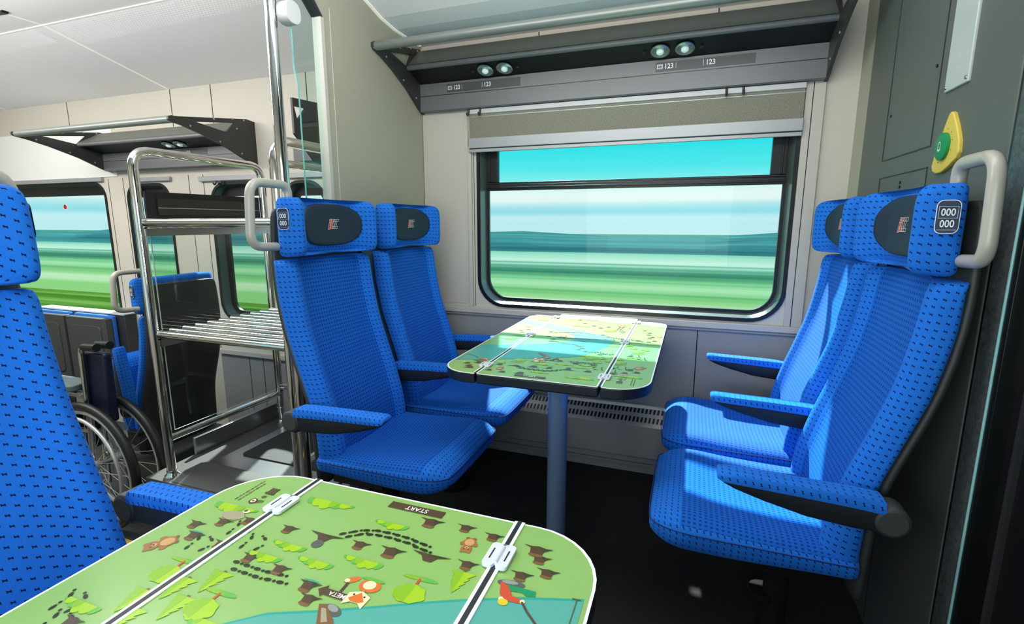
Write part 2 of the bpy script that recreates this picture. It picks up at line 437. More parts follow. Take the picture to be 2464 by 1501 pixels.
# left-hand zone: silver rails over the windows and brightly lit wall band put in as white colour, sill
mb = MB().box(-5.5, -3.64, WY-.02, WY, 1.412, 1.437, 0); mb.box(-3.33, -3.02, WY-.02, WY, 1.40, 1.425, 0); mb.box(-2.78, -2.31, WY-.02, WY, 1.388, 1.415, 0)
mb.box(-2.2, -1.86, WY-.02, WY, 1.388, 1.415, 0)
struct(mb, 'trim_7', [silver], bevel=.003)
mb = MB().box(XL, -3.50, WY-.006, WY, 1.44, 1.745, 0); struct(mb, 'trim_8', [white_p])
mb = MB().box(-2.75, BAYL-.03, WY-.03, WY, .345, .375, 0); struct(mb, 'trim_9', [beige_l], bevel=.003)
mb = MB().box(-2.75, BAYL-.03, WY-.012, WY, LOW, .345, 0)
for x in (-2.41, -2.52): mb.box(x-.002, x+.002, WY-.0135, WY-.01, 0, .345, 1)
struct(mb, 'wall_window', [greywall, gap_m])
mb = MB().box(-3.60, -2.30, 1.30, 1.335, LOW, LOW+.002, 0); mb.box(-3.2, -2.3, .80, .86, LOW, LOW+.002, 0)
mb.box(-3.7, -3.66, .4, 2.0, LOW, LOW+.002, 0)
mb.box(-1.30, -1.0, .70, .735, 0, .002, 0)
struct(mb, 'trim_10', [yellow])

# ------------------------------------------------------------------ windows
def ring(mb, ro, ri, yo, yi, mi=0):
    n = len(ro)
    v = [(p[0], yo, p[1]) for p in ro]+[(p[0], yi, p[1]) for p in ri]
    mb.add(v, [(i, (i+1) % n, n+(i+1) % n, n+i) for i in range(n)], mi)
def inset(w, d): return rrect(w[0]+d, w[1]-d, w[2]+d, w[3]-d, max(.01, w[4]-d), 8)
def flat_ring(name, w, d0, d1, y0, y1, m, parent):
    mb = MB(); a, b = inset(w, d0), inset(w, d1)
    ring(mb, a, b, y0, y0); ring(mb, b, b, y0, y1); ring(mb, a, a, y1, y0); ring(mb, a, b, y1, y1)
    return mb.build(name, [m], parent, angle=30)
def window(n, w, top=None, extra=0.):
    e = empty('window_%d' % n, ((w[0]+w[1])/2, WY, w[2])); e['kind'] = 'structure'
    inv = Matrix.Translation(-e.location)
    def bl(o): o.matrix_parent_inverse = inv; return o
    bl(flat_ring('outer_gasket', w, -.006, .010, WY-.006, WY+.01, black_r, e))
    mb = MB(); ring(mb, inset(w, .010), inset(w, .024), WY+.0, WY+.05); bl(mb.build('reveal', [teal_r if n > 1 else mat('reveal_satin', (120, 132, 130), .25, metal=.6)], e, angle=30))
    bl(flat_ring('inner_gasket', w, .022, .036+extra, WY+.045, WY+.06, black_r, e))
    a = inset(w, .03)
    if top:
        zb0, zb1 = top
        mb = MB(); pts = [p for p in a if p[1] <= zb0+.01]
        mb.poly([(w[0]+.03, WY+.055, zb0+.005), (w[1]-.03, WY+.055, zb0+.005)]+[(p[0], WY+.055, p[1]) for p in sorted(pts, key=lambda q: -math.atan2(q[1]-zb0-.2, q[0]-(w[0]+w[1])/2))][::1], 0)
        bl(mb.build('pane', [G_win], e, smooth=False))
        mb = MB().box(w[0]+.08, w[1]-.08, WY+.054, WY+.056, zb1, w[3]-.03); bl(mb.build('pane', [G_top], e, smooth=False))
        mb = MB(); mb.box(w[0]+.03, w[1]-.03, WY+.030, WY+.062, zb0, zb1-.010, 0); mb.box(w[0]+.03, w[1]-.03, WY+.022, WY+.062, zb0+.008, zb0+.016, 0)
        mb.box(w[0]+.03, w[1]-.03, WY+.036, WY+.062, zb1-.010, zb1, 0)
        bl(mb.build('transom', [black_r], e, bevel=.002))
        mb = MB(); zt = w[3]-.03
        for x0, x1 in ((w[0]+.03, w[0]+.085), (w[1]-.085, w[1]-.03)):
            mb.box(x0, x1, WY+.035, WY+.062, zb1, zt, 0)
        mb.box(w[0]+.044, w[0]+.050, WY+.028, WY+.05, zb1, zt, 0); mb.box(w[1]-.05, w[1]-.044, WY+.028, WY+.05, zb1, zt, 0)
        mb.box(w[0]+.03, w[1]-.03, WY+.035, WY+.062, zt-.03, zt, 0)
        bl(mb.build('hopper_frame', [black_r], e, bevel=.002))
    else:
        mb = MB(); mb.poly([(p[0], WY+.055, p[1]) for p in a], 0); bl(mb.build('pane', [G_win], e, smooth=False))
        if extra > .0:
            mb = MB().box(w[0]+.03, w[1]-.03, WY+.04, WY+.062, w[3]-.075, w[3]-.02, 0); bl(mb.build('top_bar', [black_r], e))
    return e
window(1, WINS[0], (1.300, 1.338)); window(2, WINS[1], None, .004); window(3, WINS[2], None, .004); window(4, WINS[3], None, .02); window(5, WINS[4], None, .02)
mb = MB().lathe([(.020, 0), (.020, .0012)], 24, 1, Matrix.Translation((-4.165, WY+.052, 1.255)) @ Matrix.Rotation(PI/2, 4, 'X'))
mb.lathe([(.017, 0), (.017, .0018)], 24, 0, Matrix.Translation((-4.167, WY+.052, 1.257)) @ Matrix.Rotation(PI/2, 4, 'X'))
tag(mb.build('sticker', [red_m, white_m]), 'small round red sticker on the large far-left window pane', 'sticker')

# blind
bl = empty('roller_blind', (-.33, 2.23, 1.47), 0, 'grey woven roller blind pulled a little way down the right window', 'blind')
mb = MB().box(-.685, .688, -.004, .004, .06, .175, 0); mb.build('fabric', [blind_m], bl)
mb = MB().box(-.687, .690, -.012, .006, .020, .066, 0); mb.box(-.687, .690, -.007, .006, .002, .017, 0); mb.box(-.685, .688, -.003, .006, .015, .022, 1)
mb.build('bottom_bar', [silver, black_r], bl, bevel=.002)
mb = MB().box(-.687, .690, -.010, .008, .172, .1925, 0); mb.build('top_rail', [mat('blind_rail', (200, 200, 200), .4)], bl, bevel=.002)
mb = MB().box(-.687, .690, -.0055, -.0045, .158, .161, 0); mb.build('stitch', [silver], bl)
# coat hooks
hooks = [(-1.012, 1.655, 'leftmost of the four dark coat hooks above the right window blind'), (-.955, 1.655, 'second from left of the four dark coat hooks above the right window blind'),
         (.085, 1.655, 'third from left of the four dark coat hooks above the right window blind'), (.145, 1.655, 'rightmost of the four dark coat hooks above the right window blind')]
mbh = MB().tube(fillet([(0, .014, .020), (0, 0, .017), (0, -.004, -.006), (0, -.016, -.016), (0, -.022, -.004)], .008, 4), .0045, 8)
hm = mbh.mesh('coat_hook', [rack_d])
def hook(x, y, z, lab, grp):
    o = bpy.data.objects.new('coat_hook', hm); col.objects.link(o); o.location = (x, y, z); tag(o, lab, 'hook', grp)
for x, z, lab in hooks: hook(x, 2.217, z-.008, lab, 'coat hooks over the blind')
for x, lab in ((-2.64, 'left of two tiny coat hooks above the far window behind the luggage stand'), (-2.60, 'right of two tiny coat hooks above the far window behind the luggage stand')):
    hook(x, WY-.015, 1.380, lab, 'coat hooks by the far window')

# ------------------------------------------------------------------ overhead racks
def plate_mesh(outer, hole):
    bm = bmesh.new(); ed = []
    for ptsl in (outer, hole):
        if not ptsl: continue
        vs = [bm.verts.new((0, p[0], p[1])) for p in ptsl]
        ed += [bm.edges.new((vs[i], vs[(i+1) % len(vs)])) for i in range(len(vs))]
    bmesh.ops.triangle_fill(bm, edges=ed, use_beauty=True); me = bpy.data.meshes.new('end_plate'); bm.to_mesh(me); bm.free(); return me
OUT = [(1.842, 1.862), (1.842, 1.848), (1.852, 1.838), (1.90, 1.826), (1.98, 1.797), (2.094, 1.743), (2.20, 1.675), (2.235, 1.660), (2.25, 1.660), (2.25, 1.935), (2.205, 1.942), (1.88, 1.872), (1.855, 1.870)]
HOL = [(1.955, 1.862), (2.14, 1.902), (2.095, 1.836)]
def make_rack(x0, x1, sy, sz, lab, lights, strips):
    e = empty('luggage_rack', ((x0+x1)/2, WY, 1.665 if sz == 1 else 1.47), 0, lab, 'luggage rack')
    h = (x1-x0)/2
    T = lambda y, z: ((y-WY)*sy, (z-1.665)*sz)
    for s in (-1, 1):
        me = plate_mesh([T(*p) for p in OUT], [T(*p) for p in HOL]); me.materials.append(rack_d)
        o = bpy.data.objects.new('end_plate', me); col.objects.link(o); o.parent = e; o.location = (s*(h-.006), 0, 0)
        q = o.modifiers.new('Solidify', 'SOLIDIFY'); q.thickness = .012; q.offset = 0
        for (y, z) in ((1.93, 1.832), (2.06, 1.772), (2.165, 1.72), (2.13, 1.925), (2.19, 1.93), (2.04, 1.90), (2.15, 1.87)):
            yy, zz = T(y, z); part('screw', getm('screw', lambda: MB().lathe([(.0045, -.0085), (.0045, .0085)], 8).mesh('screw', [silver])), o, (0, yy, zz), (0, PI/2, 0))
    P = lambda lst: [T(*p) for p in lst]
    MB().prism(P([(2.205, 1.735), (2.205, 1.787), (2.25, 1.80), (2.25, 1.735)]), -h+.012, h-.012, 'x').prism(P([(2.207, 1.732), (2.207, 1.738), (2.24, 1.738), (2.24, 1.732)]), -h+.012, h-.012, 'x', 1) \
        .prism(P([(2.203, 1.668), (2.205, 1.732), (2.25, 1.732), (2.25, 1.665), (2.21, 1.664)]), -h+.012, h-.012, 'x').build('fascia', [rack_m, black_r], e, angle=20)
    MB().prism(P([(2.208, 1.788), (2.10, 1.828), (2.11, 1.84), (2.24, 1.82)]), -h+.012, h-.012, 'x').build('light_channel', [rack_b], e, angle=20)
    yy, zz = T(2.103, 1.833); MB().tube([(-h+.012, yy, zz), (h-.012, yy, zz)], .011, 12).build('lip', [rack_m], e)
    MB().prism(P([(2.100, 1.846), (2.200, 1.932), (2.215, 1.925), (2.115, 1.84)]), -h+.012, h-.012, 'x').build('shelf', [rack_o], e, angle=20)
    yy, zz = T(1.862, 1.853); k = .017
    MB().prism([(yy+k*math.cos(a)*1.15, zz+k*math.sin(a)) for a in [2*PI*i/16 for i in range(16)]], -h+.006, h-.006, 'x').build('rail', [mat('rail_grey', (128, 134, 130), .35, metal=.3)], e, angle=50)
    sl = math.atan2((1.828-1.788)*sz, (2.10-2.208)*sy)
    for x in lights:
        y, z = T(2.150, 1.8035)
        n = Vector((0, -(1.828-1.788)*sz, -(2.208-2.10)*sy)).normalized()
        Mx = Matrix.Translation((x-e.location.x, y, z)) @ n.to_track_quat('Z', 'Y').to_matrix().to_4x4()
        l = MB().lathe([(.036, 0), (.036, .004), (.030, .007), (.014, .003)], 28, 0, Mx).build('reading_light', [lampring], e)
        MB().lathe([(.014, .001), (.014, .009), (.010, .013), (.004, .015)], 20, 0, Mx).build('lens', [bulb_m], l)
        x2 = x-e.location.x
        MB().lathe([(.006, 0), (.006, .004)], 10, 0, Matrix.Translation((x-e.location.x+(.06 if lights.index(x) % 2 else -.06), y, z-.001)) @ n.to_track_quat('Z', 'Y').to_matrix().to_4x4()).build('light_switch', [rack_d], e)
    for (xa, xb) in strips:
        fy, z0 = T(2.205, 1.742); z1 = T(2.205, 1.777)[1]; fy -= .0012; xo = e.location.x; w = xb-xa
        s_ = MB().box(xa-xo, xb-xo, fy-.0004, fy+.001, z0, z1).build('number_strip', [mat('strip_dark', (72, 73, 74), .4)], e)
        zc = (z0+z1)/2; pl = lambda cx: (lambda x, y: (cx+x, fy-.0012, zc+y)); sx = xa-xo; sd_ = mat('strip_dark', (72, 73, 74), .4)
        d = MB(); d.box(sx+.015*w, sx+.075*w, fy-.0012, fy-.001, zc-.008, zc+.009, 0)
        for za, zb in ((-.003, .003), (-.0065, -.005), (.005, .0065)): d.box(sx+.022*w, sx+.068*w, fy-.0016, fy-.0011, zc+za, zc+zb, 1)
        addtext(d, '123', .026, pl(sx+.14*w), 0, bold=.0006, sx=.92); d.box(sx+.212*w, sx+.216*w, fy-.0012, fy-.001, zc-.010, zc+.011, 0)
        d.build('seat_number', [white_m, sd_], s_, smooth=False)
        d = MB(); addtext(d, '123', .026, pl(sx+.565*w), 0, bold=.0006, sx=.92); d.box(sx+.492*w, sx+.496*w, fy-.0012, fy-.001, zc-.010, zc+.011, 0)
        d.build('seat_number', [white_m], s_, smooth=False)
    return e
make_rack(-1.268, .428, 1., 1., 'long dark overhead luggage rack above the right window with four reading lights', [-.899, -.81, -.166, -.075], [(-1.115, -.757), (-.185, .178)])
make_rack(-3.545, -2.33, 1.22, .84, 'dark overhead luggage rack over the far-left windows, with triangular cut-outs', [-2.85, -2.76], [(-2.98, -2.64)])
# glass reflection of a rack end plate, built as a solid plate
e = empty('luggage_rack', (-1.84, WY, 1.47), 0, 'solid copy of a reflected rack end plate, seen through the glass screen beside the chrome floor pole', 'luggage rack')
me = plate_mesh([(-.25, .10), (-.25, .262), (-.06, .275), (0, .262), (0, -.03), (-.12, -.02)], [(-.242, .225), (-.165, .230), (-.225, .165)]); me.materials.append(rack_d)
o = bpy.data.objects.new('end_plate', me); col.objects.link(o); o.parent = e
q = o.modifiers.new('Solidify', 'SOLIDIFY'); q.thickness = .012
MB().box(-.18, -.006, -.06, -.005, .0, .07).build('fascia', [rack_m], e)

# ------------------------------------------------------------------ seats
def interp(tab, x):
    if x <= tab[0][0]: return tab[0][1]
    for (a, b), (c, d) in zip(tab, tab[1:]):
        if x <= c:
            t = (x-a)/(c-a); t = t*t*(3-2*t)*.35+t*.65; return b+(d-b)*t
    return tab[-1][1]
FRONT = [(.36, .004), (.43, .004), (.50, .000), (.56, -.012), (.64, -.036), (.72, -.062), (.80, -.088), (.88, -.106), (.96, -.118), (1.04, -.126)]
BACK = [(.36, -.045), (.50, -.050), (.58, -.056), (.66, -.080), (.73, -.105), (.82, -.134), (.95, -.156), (1.05, -.158)]
PLAN = [(-.220, -.058), (-.220, -.020), (-.214, .004), (-.200, .022), (-.182, .027), (-.166, .020), (-.150, .006), (-.120, .0), (-.06, .0), (0, .0), (.06, .0), (.120, .0), (.150, .006), (.166, .020), (.182, .027), (.200, .022), (.214, .004), (.220, -.020), (.220, -.058)]
def back_ring(w, sc=1., du=0.):
    f = interp(FRONT, w)+du; b = interp(BACK, w); r = []
    for v, o in PLAN:
        u = f+o
        if o < -.05: u = min(b+.012, f-.02)
        r.append((u, v*sc*.965, w))
    r += [(b, .198*sc, w), (b-.002, .07*sc, w), (b-.002, -.07*sc, w), (b, -.198*sc, w)]
    return r
def back_mesh(coarse):
    ws = [.385, .40, .43, .47, .51, .55, .60, .65, .70, .75, .80, .85, .90, .95, .99, 1.02, 1.036, 1.044]
    rings = [back_ring(w, 1. if w < 1.03 else (.985 if w < 1.04 else .955), 0 if w < 1.03 else (-.005 if w < 1.04 else -.016)) for w in ws]
    mb = MB(); np_ = len(PLAN)
    mb.loft(rings, matf=lambda i, k: (0 if (6 <= k < np_-7 and not coarse) else 1))
    return mb.mesh('backrest', [F_fine, F_big if coarse else F_coarse], angle=180)
def hr_front(v):
    return interp([(0, -.110), (.09, -.109), (.115, -.106), (.135, -.098), (.155, -.082), (.172, -.067), (.188, -.060), (.200, -.063), (.210, -.078), (.217, -.100), (.220, -.122)], abs(v))
HV = [-.220, -.217, -.210, -.200, -.188, -.172, -.155, -.135, -.115, -.09, -.045, 0, .045, .09, .115, .135, .155, .172, .188, .200, .210, .217, .220]
def hr_ring(w, sc, du, lean):
    r = [(max(hr_front(v)+du+lean, -.134+lean-du*.4), v*sc*.94, w-(.012*max(0, abs(v)-.14)/.08 if w < 1.1 else 0)) for v in HV]
    return r+[(-.142+lean-du*.4, .201*sc, w), (-.150+lean-du*.4, .10*sc, w), (-.150+lean-du*.4, -.10*sc, w), (-.142+lean-du*.4, -.201*sc, w)]
def head_mesh(coarse):
    ws = [(1.058, .94, -.022), (1.062, .975, -.010), (1.072, .995, -.003), (1.09, 1, 0), (1.12, 1, 0), (1.15, 1, 0), (1.18, 1, 0), (1.200, .995, -.002), (1.212, .98, -.008), (1.220, .955, -.020), (1.223, .93, -.032)]
    mb = MB(); mb.loft([hr_ring(w, s, d, 0) for w, s, d in ws], mi=0)
    return mb.mesh('headrest', [F_big if coarse else F_coarse], angle=180)
def pad_mesh():
    mb = MB(); n = 40; R = [.0, .3, .55, .75, .9, .97, 1.0]; v = []; f = []
    for j, r in enumerate(R):
        for k in range(n):
            a = 2*PI*k/n; c, s = math.cos(a), math.sin(a); ex = 2/3.0
            vv = r*.140*abs(c)**ex*(1 if c > 0 else -1); ww = 1.142+r*.067*abs(s)**ex*(1 if s > 0 else -1)
            v.append((hr_front(vv/.94)+(.0060 if r < .95 else .003 if r < .98 else -.006), vv, ww))
    for j in range(len(R)-1):
        for k in range(n):
            k2 = (k+1) % n; f.append((j*n+k, j*n+k2, (j+1)*n+k2, (j+1)*n+k))
    mb.add(v, f); return mb.mesh('head_pad', [pad_m], angle=180)
def logo_mesh():
    mb = MB(); u0 = -.1030
    def pl(dx, du): return lambda x, y: (u0+du, dx+x, 1.145+y)
    H = .034
    def stroke(path, r, mi, du):      # flat ribbon outline letters in (v, w)
        for a, b in zip(path, path[1:]):
            a = Vector(a); b = Vector(b); d = (b-a); l = d.length; d.normalize(); nn = Vector((-d.y, d.x))*r; a2 = a-d*r*.6; b2 = b+d*r*.6
            mb.poly([pl(0, du)(*(a2-nn)), pl(0, du)(*(b2-nn)), pl(0, du)(*(b2+nn)), pl(0, du)(*(a2+nn))], mi)
    sh = lambda x, y: (x+y*.32, y)
    def C(dx, fill, du):
        out = [(-.006, -.015), (.009, -.015), (.009, -.008), (.001, -.008), (.001, .008), (.009, .008), (.009, .015), (-.006, .015)]
        pts = [sh(dx+x, y) for x, y in out]
        if fill: 
            for q in ([0, 1, 2, 3], [0, 3, 4, 7], [7, 4, 5, 6]): mb.poly([pl(0, du)(*pts[i]) for i in q], 0)
        stroke(pts+[pts[0]], .0005, 1, du+.0004)
    def I(dx, du):
        for y0, y1 in ((-.017, .006), (.0095, .0155)):
            pts = [sh(dx-.004, y0), sh(dx+.004, y0), sh(dx+.004, y1), sh(dx-.004, y1)]
            mb.poly([pl(0, du)(*q) for q in pts], 0); stroke(pts+[pts[0]], .0005, 1, du+.0004)
    C(.019, False, 0); C(.0095, False, .0002); C(-.001, True, .0004); I(-.013, .0005)
    return mb.mesh('logo', [logo_r, white_m], smooth=False)
def numplate_mesh(side):
    mb = MB(); a = Vector((-.082, .1980)); b = Vector((-.128, .2075)); d = (b-a).normalized(); nn = Vector((d.y, -d.x))
    if nn.y < 0: nn = -nn
    mid = (a+b)/2
    W = (lambda off: (lambda x_, y_: (lambda x, y: ((mid-d*x+nn*off).x if side > 0 else (mid+d*x+nn*off).x, side*((mid-d*x+nn*off).y if side > 0 else (mid+d*x+nn*off).y), 1.160+y))(x_*.84, y_*.9)))
    mb.poly([W(.004)(*p) for p in rrect(-.021, .021, -.034, .034, .012, 5)], 1)
    mb.poly([W(.0045)(*p) for p in rrect(-.0195, .0195, -.0325, .0325, .011, 5)], 0)
    o = rrect(-.0195, .0195, -.0325, .0325, .011, 5)
    for i in range(len(o)):                    # rim so that it stays attached to the cushion
        p, q = o[i], o[(i+1) % len(o)]
        mb.poly([W(.004)(*p), W(.004)(*q), W(-.004)(*q), W(-.004)(*p)], 0)
    mb.poly([W(.005)(*p) for p in [(-.0165, -.003), (.0165, -.003), (.0165, -.0024), (-.0165, -.0024)]], 1)
    mb.poly([W(.005)(*p) for p in [(-.0165, .0205), (.0165, .0205), (.0165, .0212), (-.0165, .0212)]], 1)
    for x in (-.0165, .0159): mb.poly([W(.005)(*p) for p in [(x, -.003), (x+.0006, -.003), (x+.0006, .0205), (x, .0205)]], 1)
    for dy in (.0085, -.0145):
        v, f = text2d('000', .0205, bold=.0003, sx=.82); mb.add([W(.0052)(x, y+dy) for x, y in v], f, 1)
    mb.poly([W(.005)(*p) for p in [(-.0165, -.0265), (.0165, -.0265), (.0165, -.0260), (-.0165, -.0260)]], 1)
    return mb.mesh('number_plate', [plate_m, white_m], smooth=False)
def cushion_mesh(coarse):
    def top(u, v):
        base = interp([(-.06, .447), (0, .448), (.10, .450), (.20, .456), (.30, .466), (.36, .466), (.40, .45)], u)
        return base-.014*max(0, 1-(v/.15)**2)*(1 if u < .25 else max(0, 1-(u-.25)/.1))
    us = [-.055, -.03, .0, .05, .10, .15, .20, .25, .29, .32, .345, .365, .380, .390, .395]
    rings = []
    for u in us:
        t = max(0, (u-.30)/.095); t = min(1, t); k = math.sqrt(max(0, 1-t*t)) if t < 1 else 0
        hw = .222-.045*t**2.6; zt = lambda v: .418+(top(u, v)-.418)*(.35+.65*k); zb = .418-(.418-.378-.010*(1-min(1, u/.2) if u > 0 else 1))*(.30+.70*k)
        r = []
        for v in (-1, -.995, -.965, -.90, -.78, -.6, -.4, -.2, 0, .2, .4, .6, .78, .90, .965, .995, 1):
            av = abs(v); z = zt(v*hw)
            if av > .77:
                q = (av-.77)/.23; z = z-(z-.425)*(1-math.sqrt(max(0, 1-q**2.5)))
            r.append((u, v*hw, z))
        r += [(u, hw*.985, zb+.014), (u, hw*.93, zb), (u, 0, zb), (u, -hw*.93, zb), (u, -hw*.985, zb+.014)]
        rings.append(r)
    mb = MB()
    def mf(i, k):
        if coarse: return 1
        return 0 if (2 <= k <= 13 and i < 9) else 1
    mb.loft(rings, matf=mf)
    # planar uv for the top so that the weave runs straight
    return mb.mesh('seat_cushion', [F_fine, F_big if coarse else F_coarse], angle=180)
def cushion_seam():
    pts = []
    for u, v in [(-.04, -.2225), (.10, -.2225), (.22, -.222), (.30, -.2215), (.345, -.213), (.375, -.199), (.392, -.18), (.3965, -.12), (.3965, 0)]: pts.append((u, v, .4325+.004*max(0, u)))
    pts = pts+[(p[0], -p[1], p[2]) for p in reversed(pts[:-1])]
    return MB().tube(fillet(pts, .05, 3), .0016, 6).mesh('seam', [seam_m])
def shell_mesh():
    ws = [.33, .345, .40, .50, .58, .66, .73, .82, .95, 1.05, 1.12, 1.17, 1.188, 1.192]; rings = []
    for w in ws:
        b = interp(BACK, w) if w < 1.05 else -.158
        hw = .205 if w < 1.0 else .205-.012*(w-1.0)/.19
        if w > 1.18: hw -= .012
        if w < .34: hw -= .01
        t = .022
        rings.append([(b+.012, -hw, w), (b+.012, hw, w), (b-.006, hw+.001, w), (b-t+.004, hw-.008, w), (b-t, hw-.03, w), (b-t, 0, w), (b-t, -hw+.03, w), (b-t+.004, -hw+.008, w), (b-.006, -hw-.001, w)])
    mb = MB(); mb.loft(rings); return mb.mesh('back_shell', [shell_m], angle=50)
def handle_mesh(s):
    p = [(-.135, s*.150, 1.200), (-.132, s*.152, 1.258), (-.128, s*.292, 1.258), (-.128, s*.304, 1.085), (-.138, s*.205, 1.080)]
    if s == 2: p = [(-.158, .04, 1.19), (-.165, .05, 1.25), (-.165, .216, 1.25), (-.165, .218, 1.12), (-.155, .19, 1.10)]
    return MB().tube(fillet(p, .04, 7), .0125, 14).mesh('grab_handle', [handle_m], angle=60)
def arm_meshes():
    pad = MB(); n = [(-.10, .012), (.22, .012)]
    prof = [(-.075, .600), (.10, .606), (.225, .612), (.247, .615), (.252, .622), (.250, .630), (.15, .628), (.0, .624), (-.07, .619), (-.078, .612)]
    us = [(-.048, .599, .620), (-.043, .598, .622), (.0, .602, .625), (.10, .607, .628), (.20, .611, .630), (.24, .613, .631), (.250, .616, .630), (.253, .620, .627)]
    rings = []
    for u, zb, zt in us:
        hw = .026 if u < .25 else .022
        rings.append([(u, -hw, zb), (u, -hw-.001, (zb+zt)/2), (u, -hw+.003, zt), (u, 0, zt+.002), (u, hw-.003, zt), (u, hw+.001, (zb+zt)/2), (u, hw, zb)])
    pad.loft(rings); padm = pad.mesh('arm_pad', [F_coarse], angle=60)
    body = MB()
    us = [(-.055, .546, .600), (-.03, .556, .601), (.0, .555, .603), (.08, .562, .606), (.16, .580, .610), (.215, .596, .612), (.240, .607, .613)]
    rings = []
    for u, zb, zt in us:
        hw = .0235; rings.append([(u, -hw, zt), (u, hw, zt), (u, hw, zb+.008), (u, hw-.008, zb), (u, -hw+.008, zb), (u, -hw, zb+.008)])
    body.loft(rings); bodym = body.mesh('arm_body', [arm_m], angle=60)
    hub = MB().lathe([(.028, -.0255), (.031, -.022), (.031, .022), (.028, .0255)], 32, 0, Matrix.Translation((-.062, 0, .582)) @ Matrix.Rotation(PI/2, 4, 'X'))
    hub.lathe([(.024, -.0270), (.024, .0270)], 32, 1, Matrix.Translation((-.062, 0, .582)) @ Matrix.Rotation(PI/2, 4, 'X'))
    hub.box(-.085, -.040, -.0235, .0235, .572, .602, 0)
    hubm = hub.mesh('arm_hinge', [armhub_m, mat('hub_cap', (60, 66, 62), .5)], angle=50)
    return padm, bodym, hubm
def subsurf(o, n=1):
    q = o.modifiers.new('Subsurf', 'SUBSURF'); q.levels = n; q.render_levels = n
def pedestal_mesh():
    mb = MB(); mb.box(-.02, .16, -.17, .17, .345, .385, 0); mb.lathe([(.045, .0), (.045, .02), (.03, .04), (.03, .345)], 20, 1, Matrix.Translation((.07, .0, 0)))
    mb.lathe([(.075, 0), (.075, .012), (.05, .03)], 28, 1, Matrix.Translation((.07, 0, 0)))
    mb.lathe([(.034, .16), (.036, .17), (.034, .18)], 24, 1, Matrix.Translation((.10, 0, 0))); return mb.mesh('pedestal', [void_m, mat('pedestal_dark', (26, 27, 26), .8, spec=.1)], angle=50)
def make_seat(loc, rz, lab, handle=0, arms=(), coarse=False, armup=False, group='blue passenger seats'):
    e = empty('passenger_seat', loc, rz, lab, 'seat', group)
    o = part('back_shell', getm('shell', shell_mesh), e); subsurf(o)
    o = part('backrest', getm(('back', coarse), lambda: back_mesh(coarse)), e); subsurf(o)
    h = part('headrest', getm(('head', coarse), lambda: head_mesh(coarse)), e); subsurf(h)
    p = part('head_pad', getm('pad', pad_mesh), h); part('logo', getm('logo', logo_mesh), h)
    if handle:
        part('number_plate', getm(('num', min(handle, 1)), lambda: numplate_mesh(min(handle, 1))), h)
        part('grab_handle', getm(('handle', handle), lambda: handle_mesh(handle)), e)
    if handle and len(arms) > 1:
        part('gap_blocker', getm(('post', handle), lambda: MB().prism([(interp(BACK, w)+.01, w) for w in (.36, .5, .58, .66, .73, .82, .95, 1.05, 1.16)]+[(interp(BACK, w)-.018, w) for w in (1.16, 1.05, .95, .82, .73, .66, .58, .5, .36)], -.012, .052, 'y', 0, Matrix.Translation((0, .218, 0)) if handle < 0 else Matrix.Translation((0, -.258, 0))).mesh('gap_blocker', [void_m])), e)  # added plate in the seat gap, blocks a stray sliver of sun
    c = part('seat_cushion', getm(('cush', coarse), lambda: cushion_mesh(coarse)), e); subsurf(c)
    if armup: c.matrix_local = Matrix.Translation((.02, 0, .42)) @ Matrix.Rotation(-1.25, 4, 'Y') @ Matrix.Translation((.02, 0, -.42))
    part('seam', getm('seam', cushion_seam), c)
    part('pedestal', getm('ped', pedestal_mesh), e)
    pm, bm_, hm_ = getm('arm', arm_meshes)
    for v in arms:
        if armup:
            a = part('armrest', bm_, e, (0, v, 0))
            R = Matrix.Translation((-.062, v, .582)) @ Matrix.Rotation(-1.40, 4, 'Y') @ Matrix.Translation((.062, 0, -.582))
            a.matrix_local = R
        else:
            a = part('armrest', bm_, e, (0, v, 0))
        part('arm_pad', pm, a); part('arm_hinge', hm_, a)
    return e
make_seat((-1.005, 1.35, 0), 0, 'blue aisle seat on the left of the far table, facing right, with grab handle', -1, (-.262, .247))
make_seat((-1.015, 1.848, 0), 0, 'blue window seat on the left of the far table, beside the partition', 0, (.244,))
make_seat((.33, 1.35, 0), PI, 'blue aisle seat at the right edge, partly sunlit, with large grab handle', 1, (.262, -.247))
make_seat((.33, 1.848, 0), PI, 'blue window seat at the right, sunlit, half hidden behind the aisle seat', 0, (-.244,))
ns = make_seat((-.985, .360, 0), 0, 'large blue seat at the left edge of the frame, nearest the near table', 2, (.262,), coarse=True)
for ch in ns.children:                     # this seat back is reclined a little
    if ch.name.split('.')[0] in ('back_shell', 'backrest', 'headrest', 'grab_handle'):
        ch.matrix_local = Matrix.Translation((0, 0, .45)) @ Matrix.Rotation(-.06, 4, 'Y') @ Matrix.Translation((0, 0, -.45))
s = make_seat((-2.60, 1.80, -.335), PI, 'blue seat seen from behind with dark back, behind the chrome luggage stand', 1, (.262,), armup=True)
# fold-away belt gear on that seat
MB().box(-.10, -.02, .225, .26, .40, .47).lathe([(.032, 0), (.036, .05), (.03, .085)], 18, 0, Matrix.Translation((-.13, .245, .37))).build('belt_reel', [blackpl], s, bevel=.004)
MB().box(.005, .04, .236, .244, .425, .455).build('belt_buckle', [steel], s)
MB().box(-.17, .12, -.22, .22, .065, .33).build('seat_box', [boxg], s, bevel=.02)

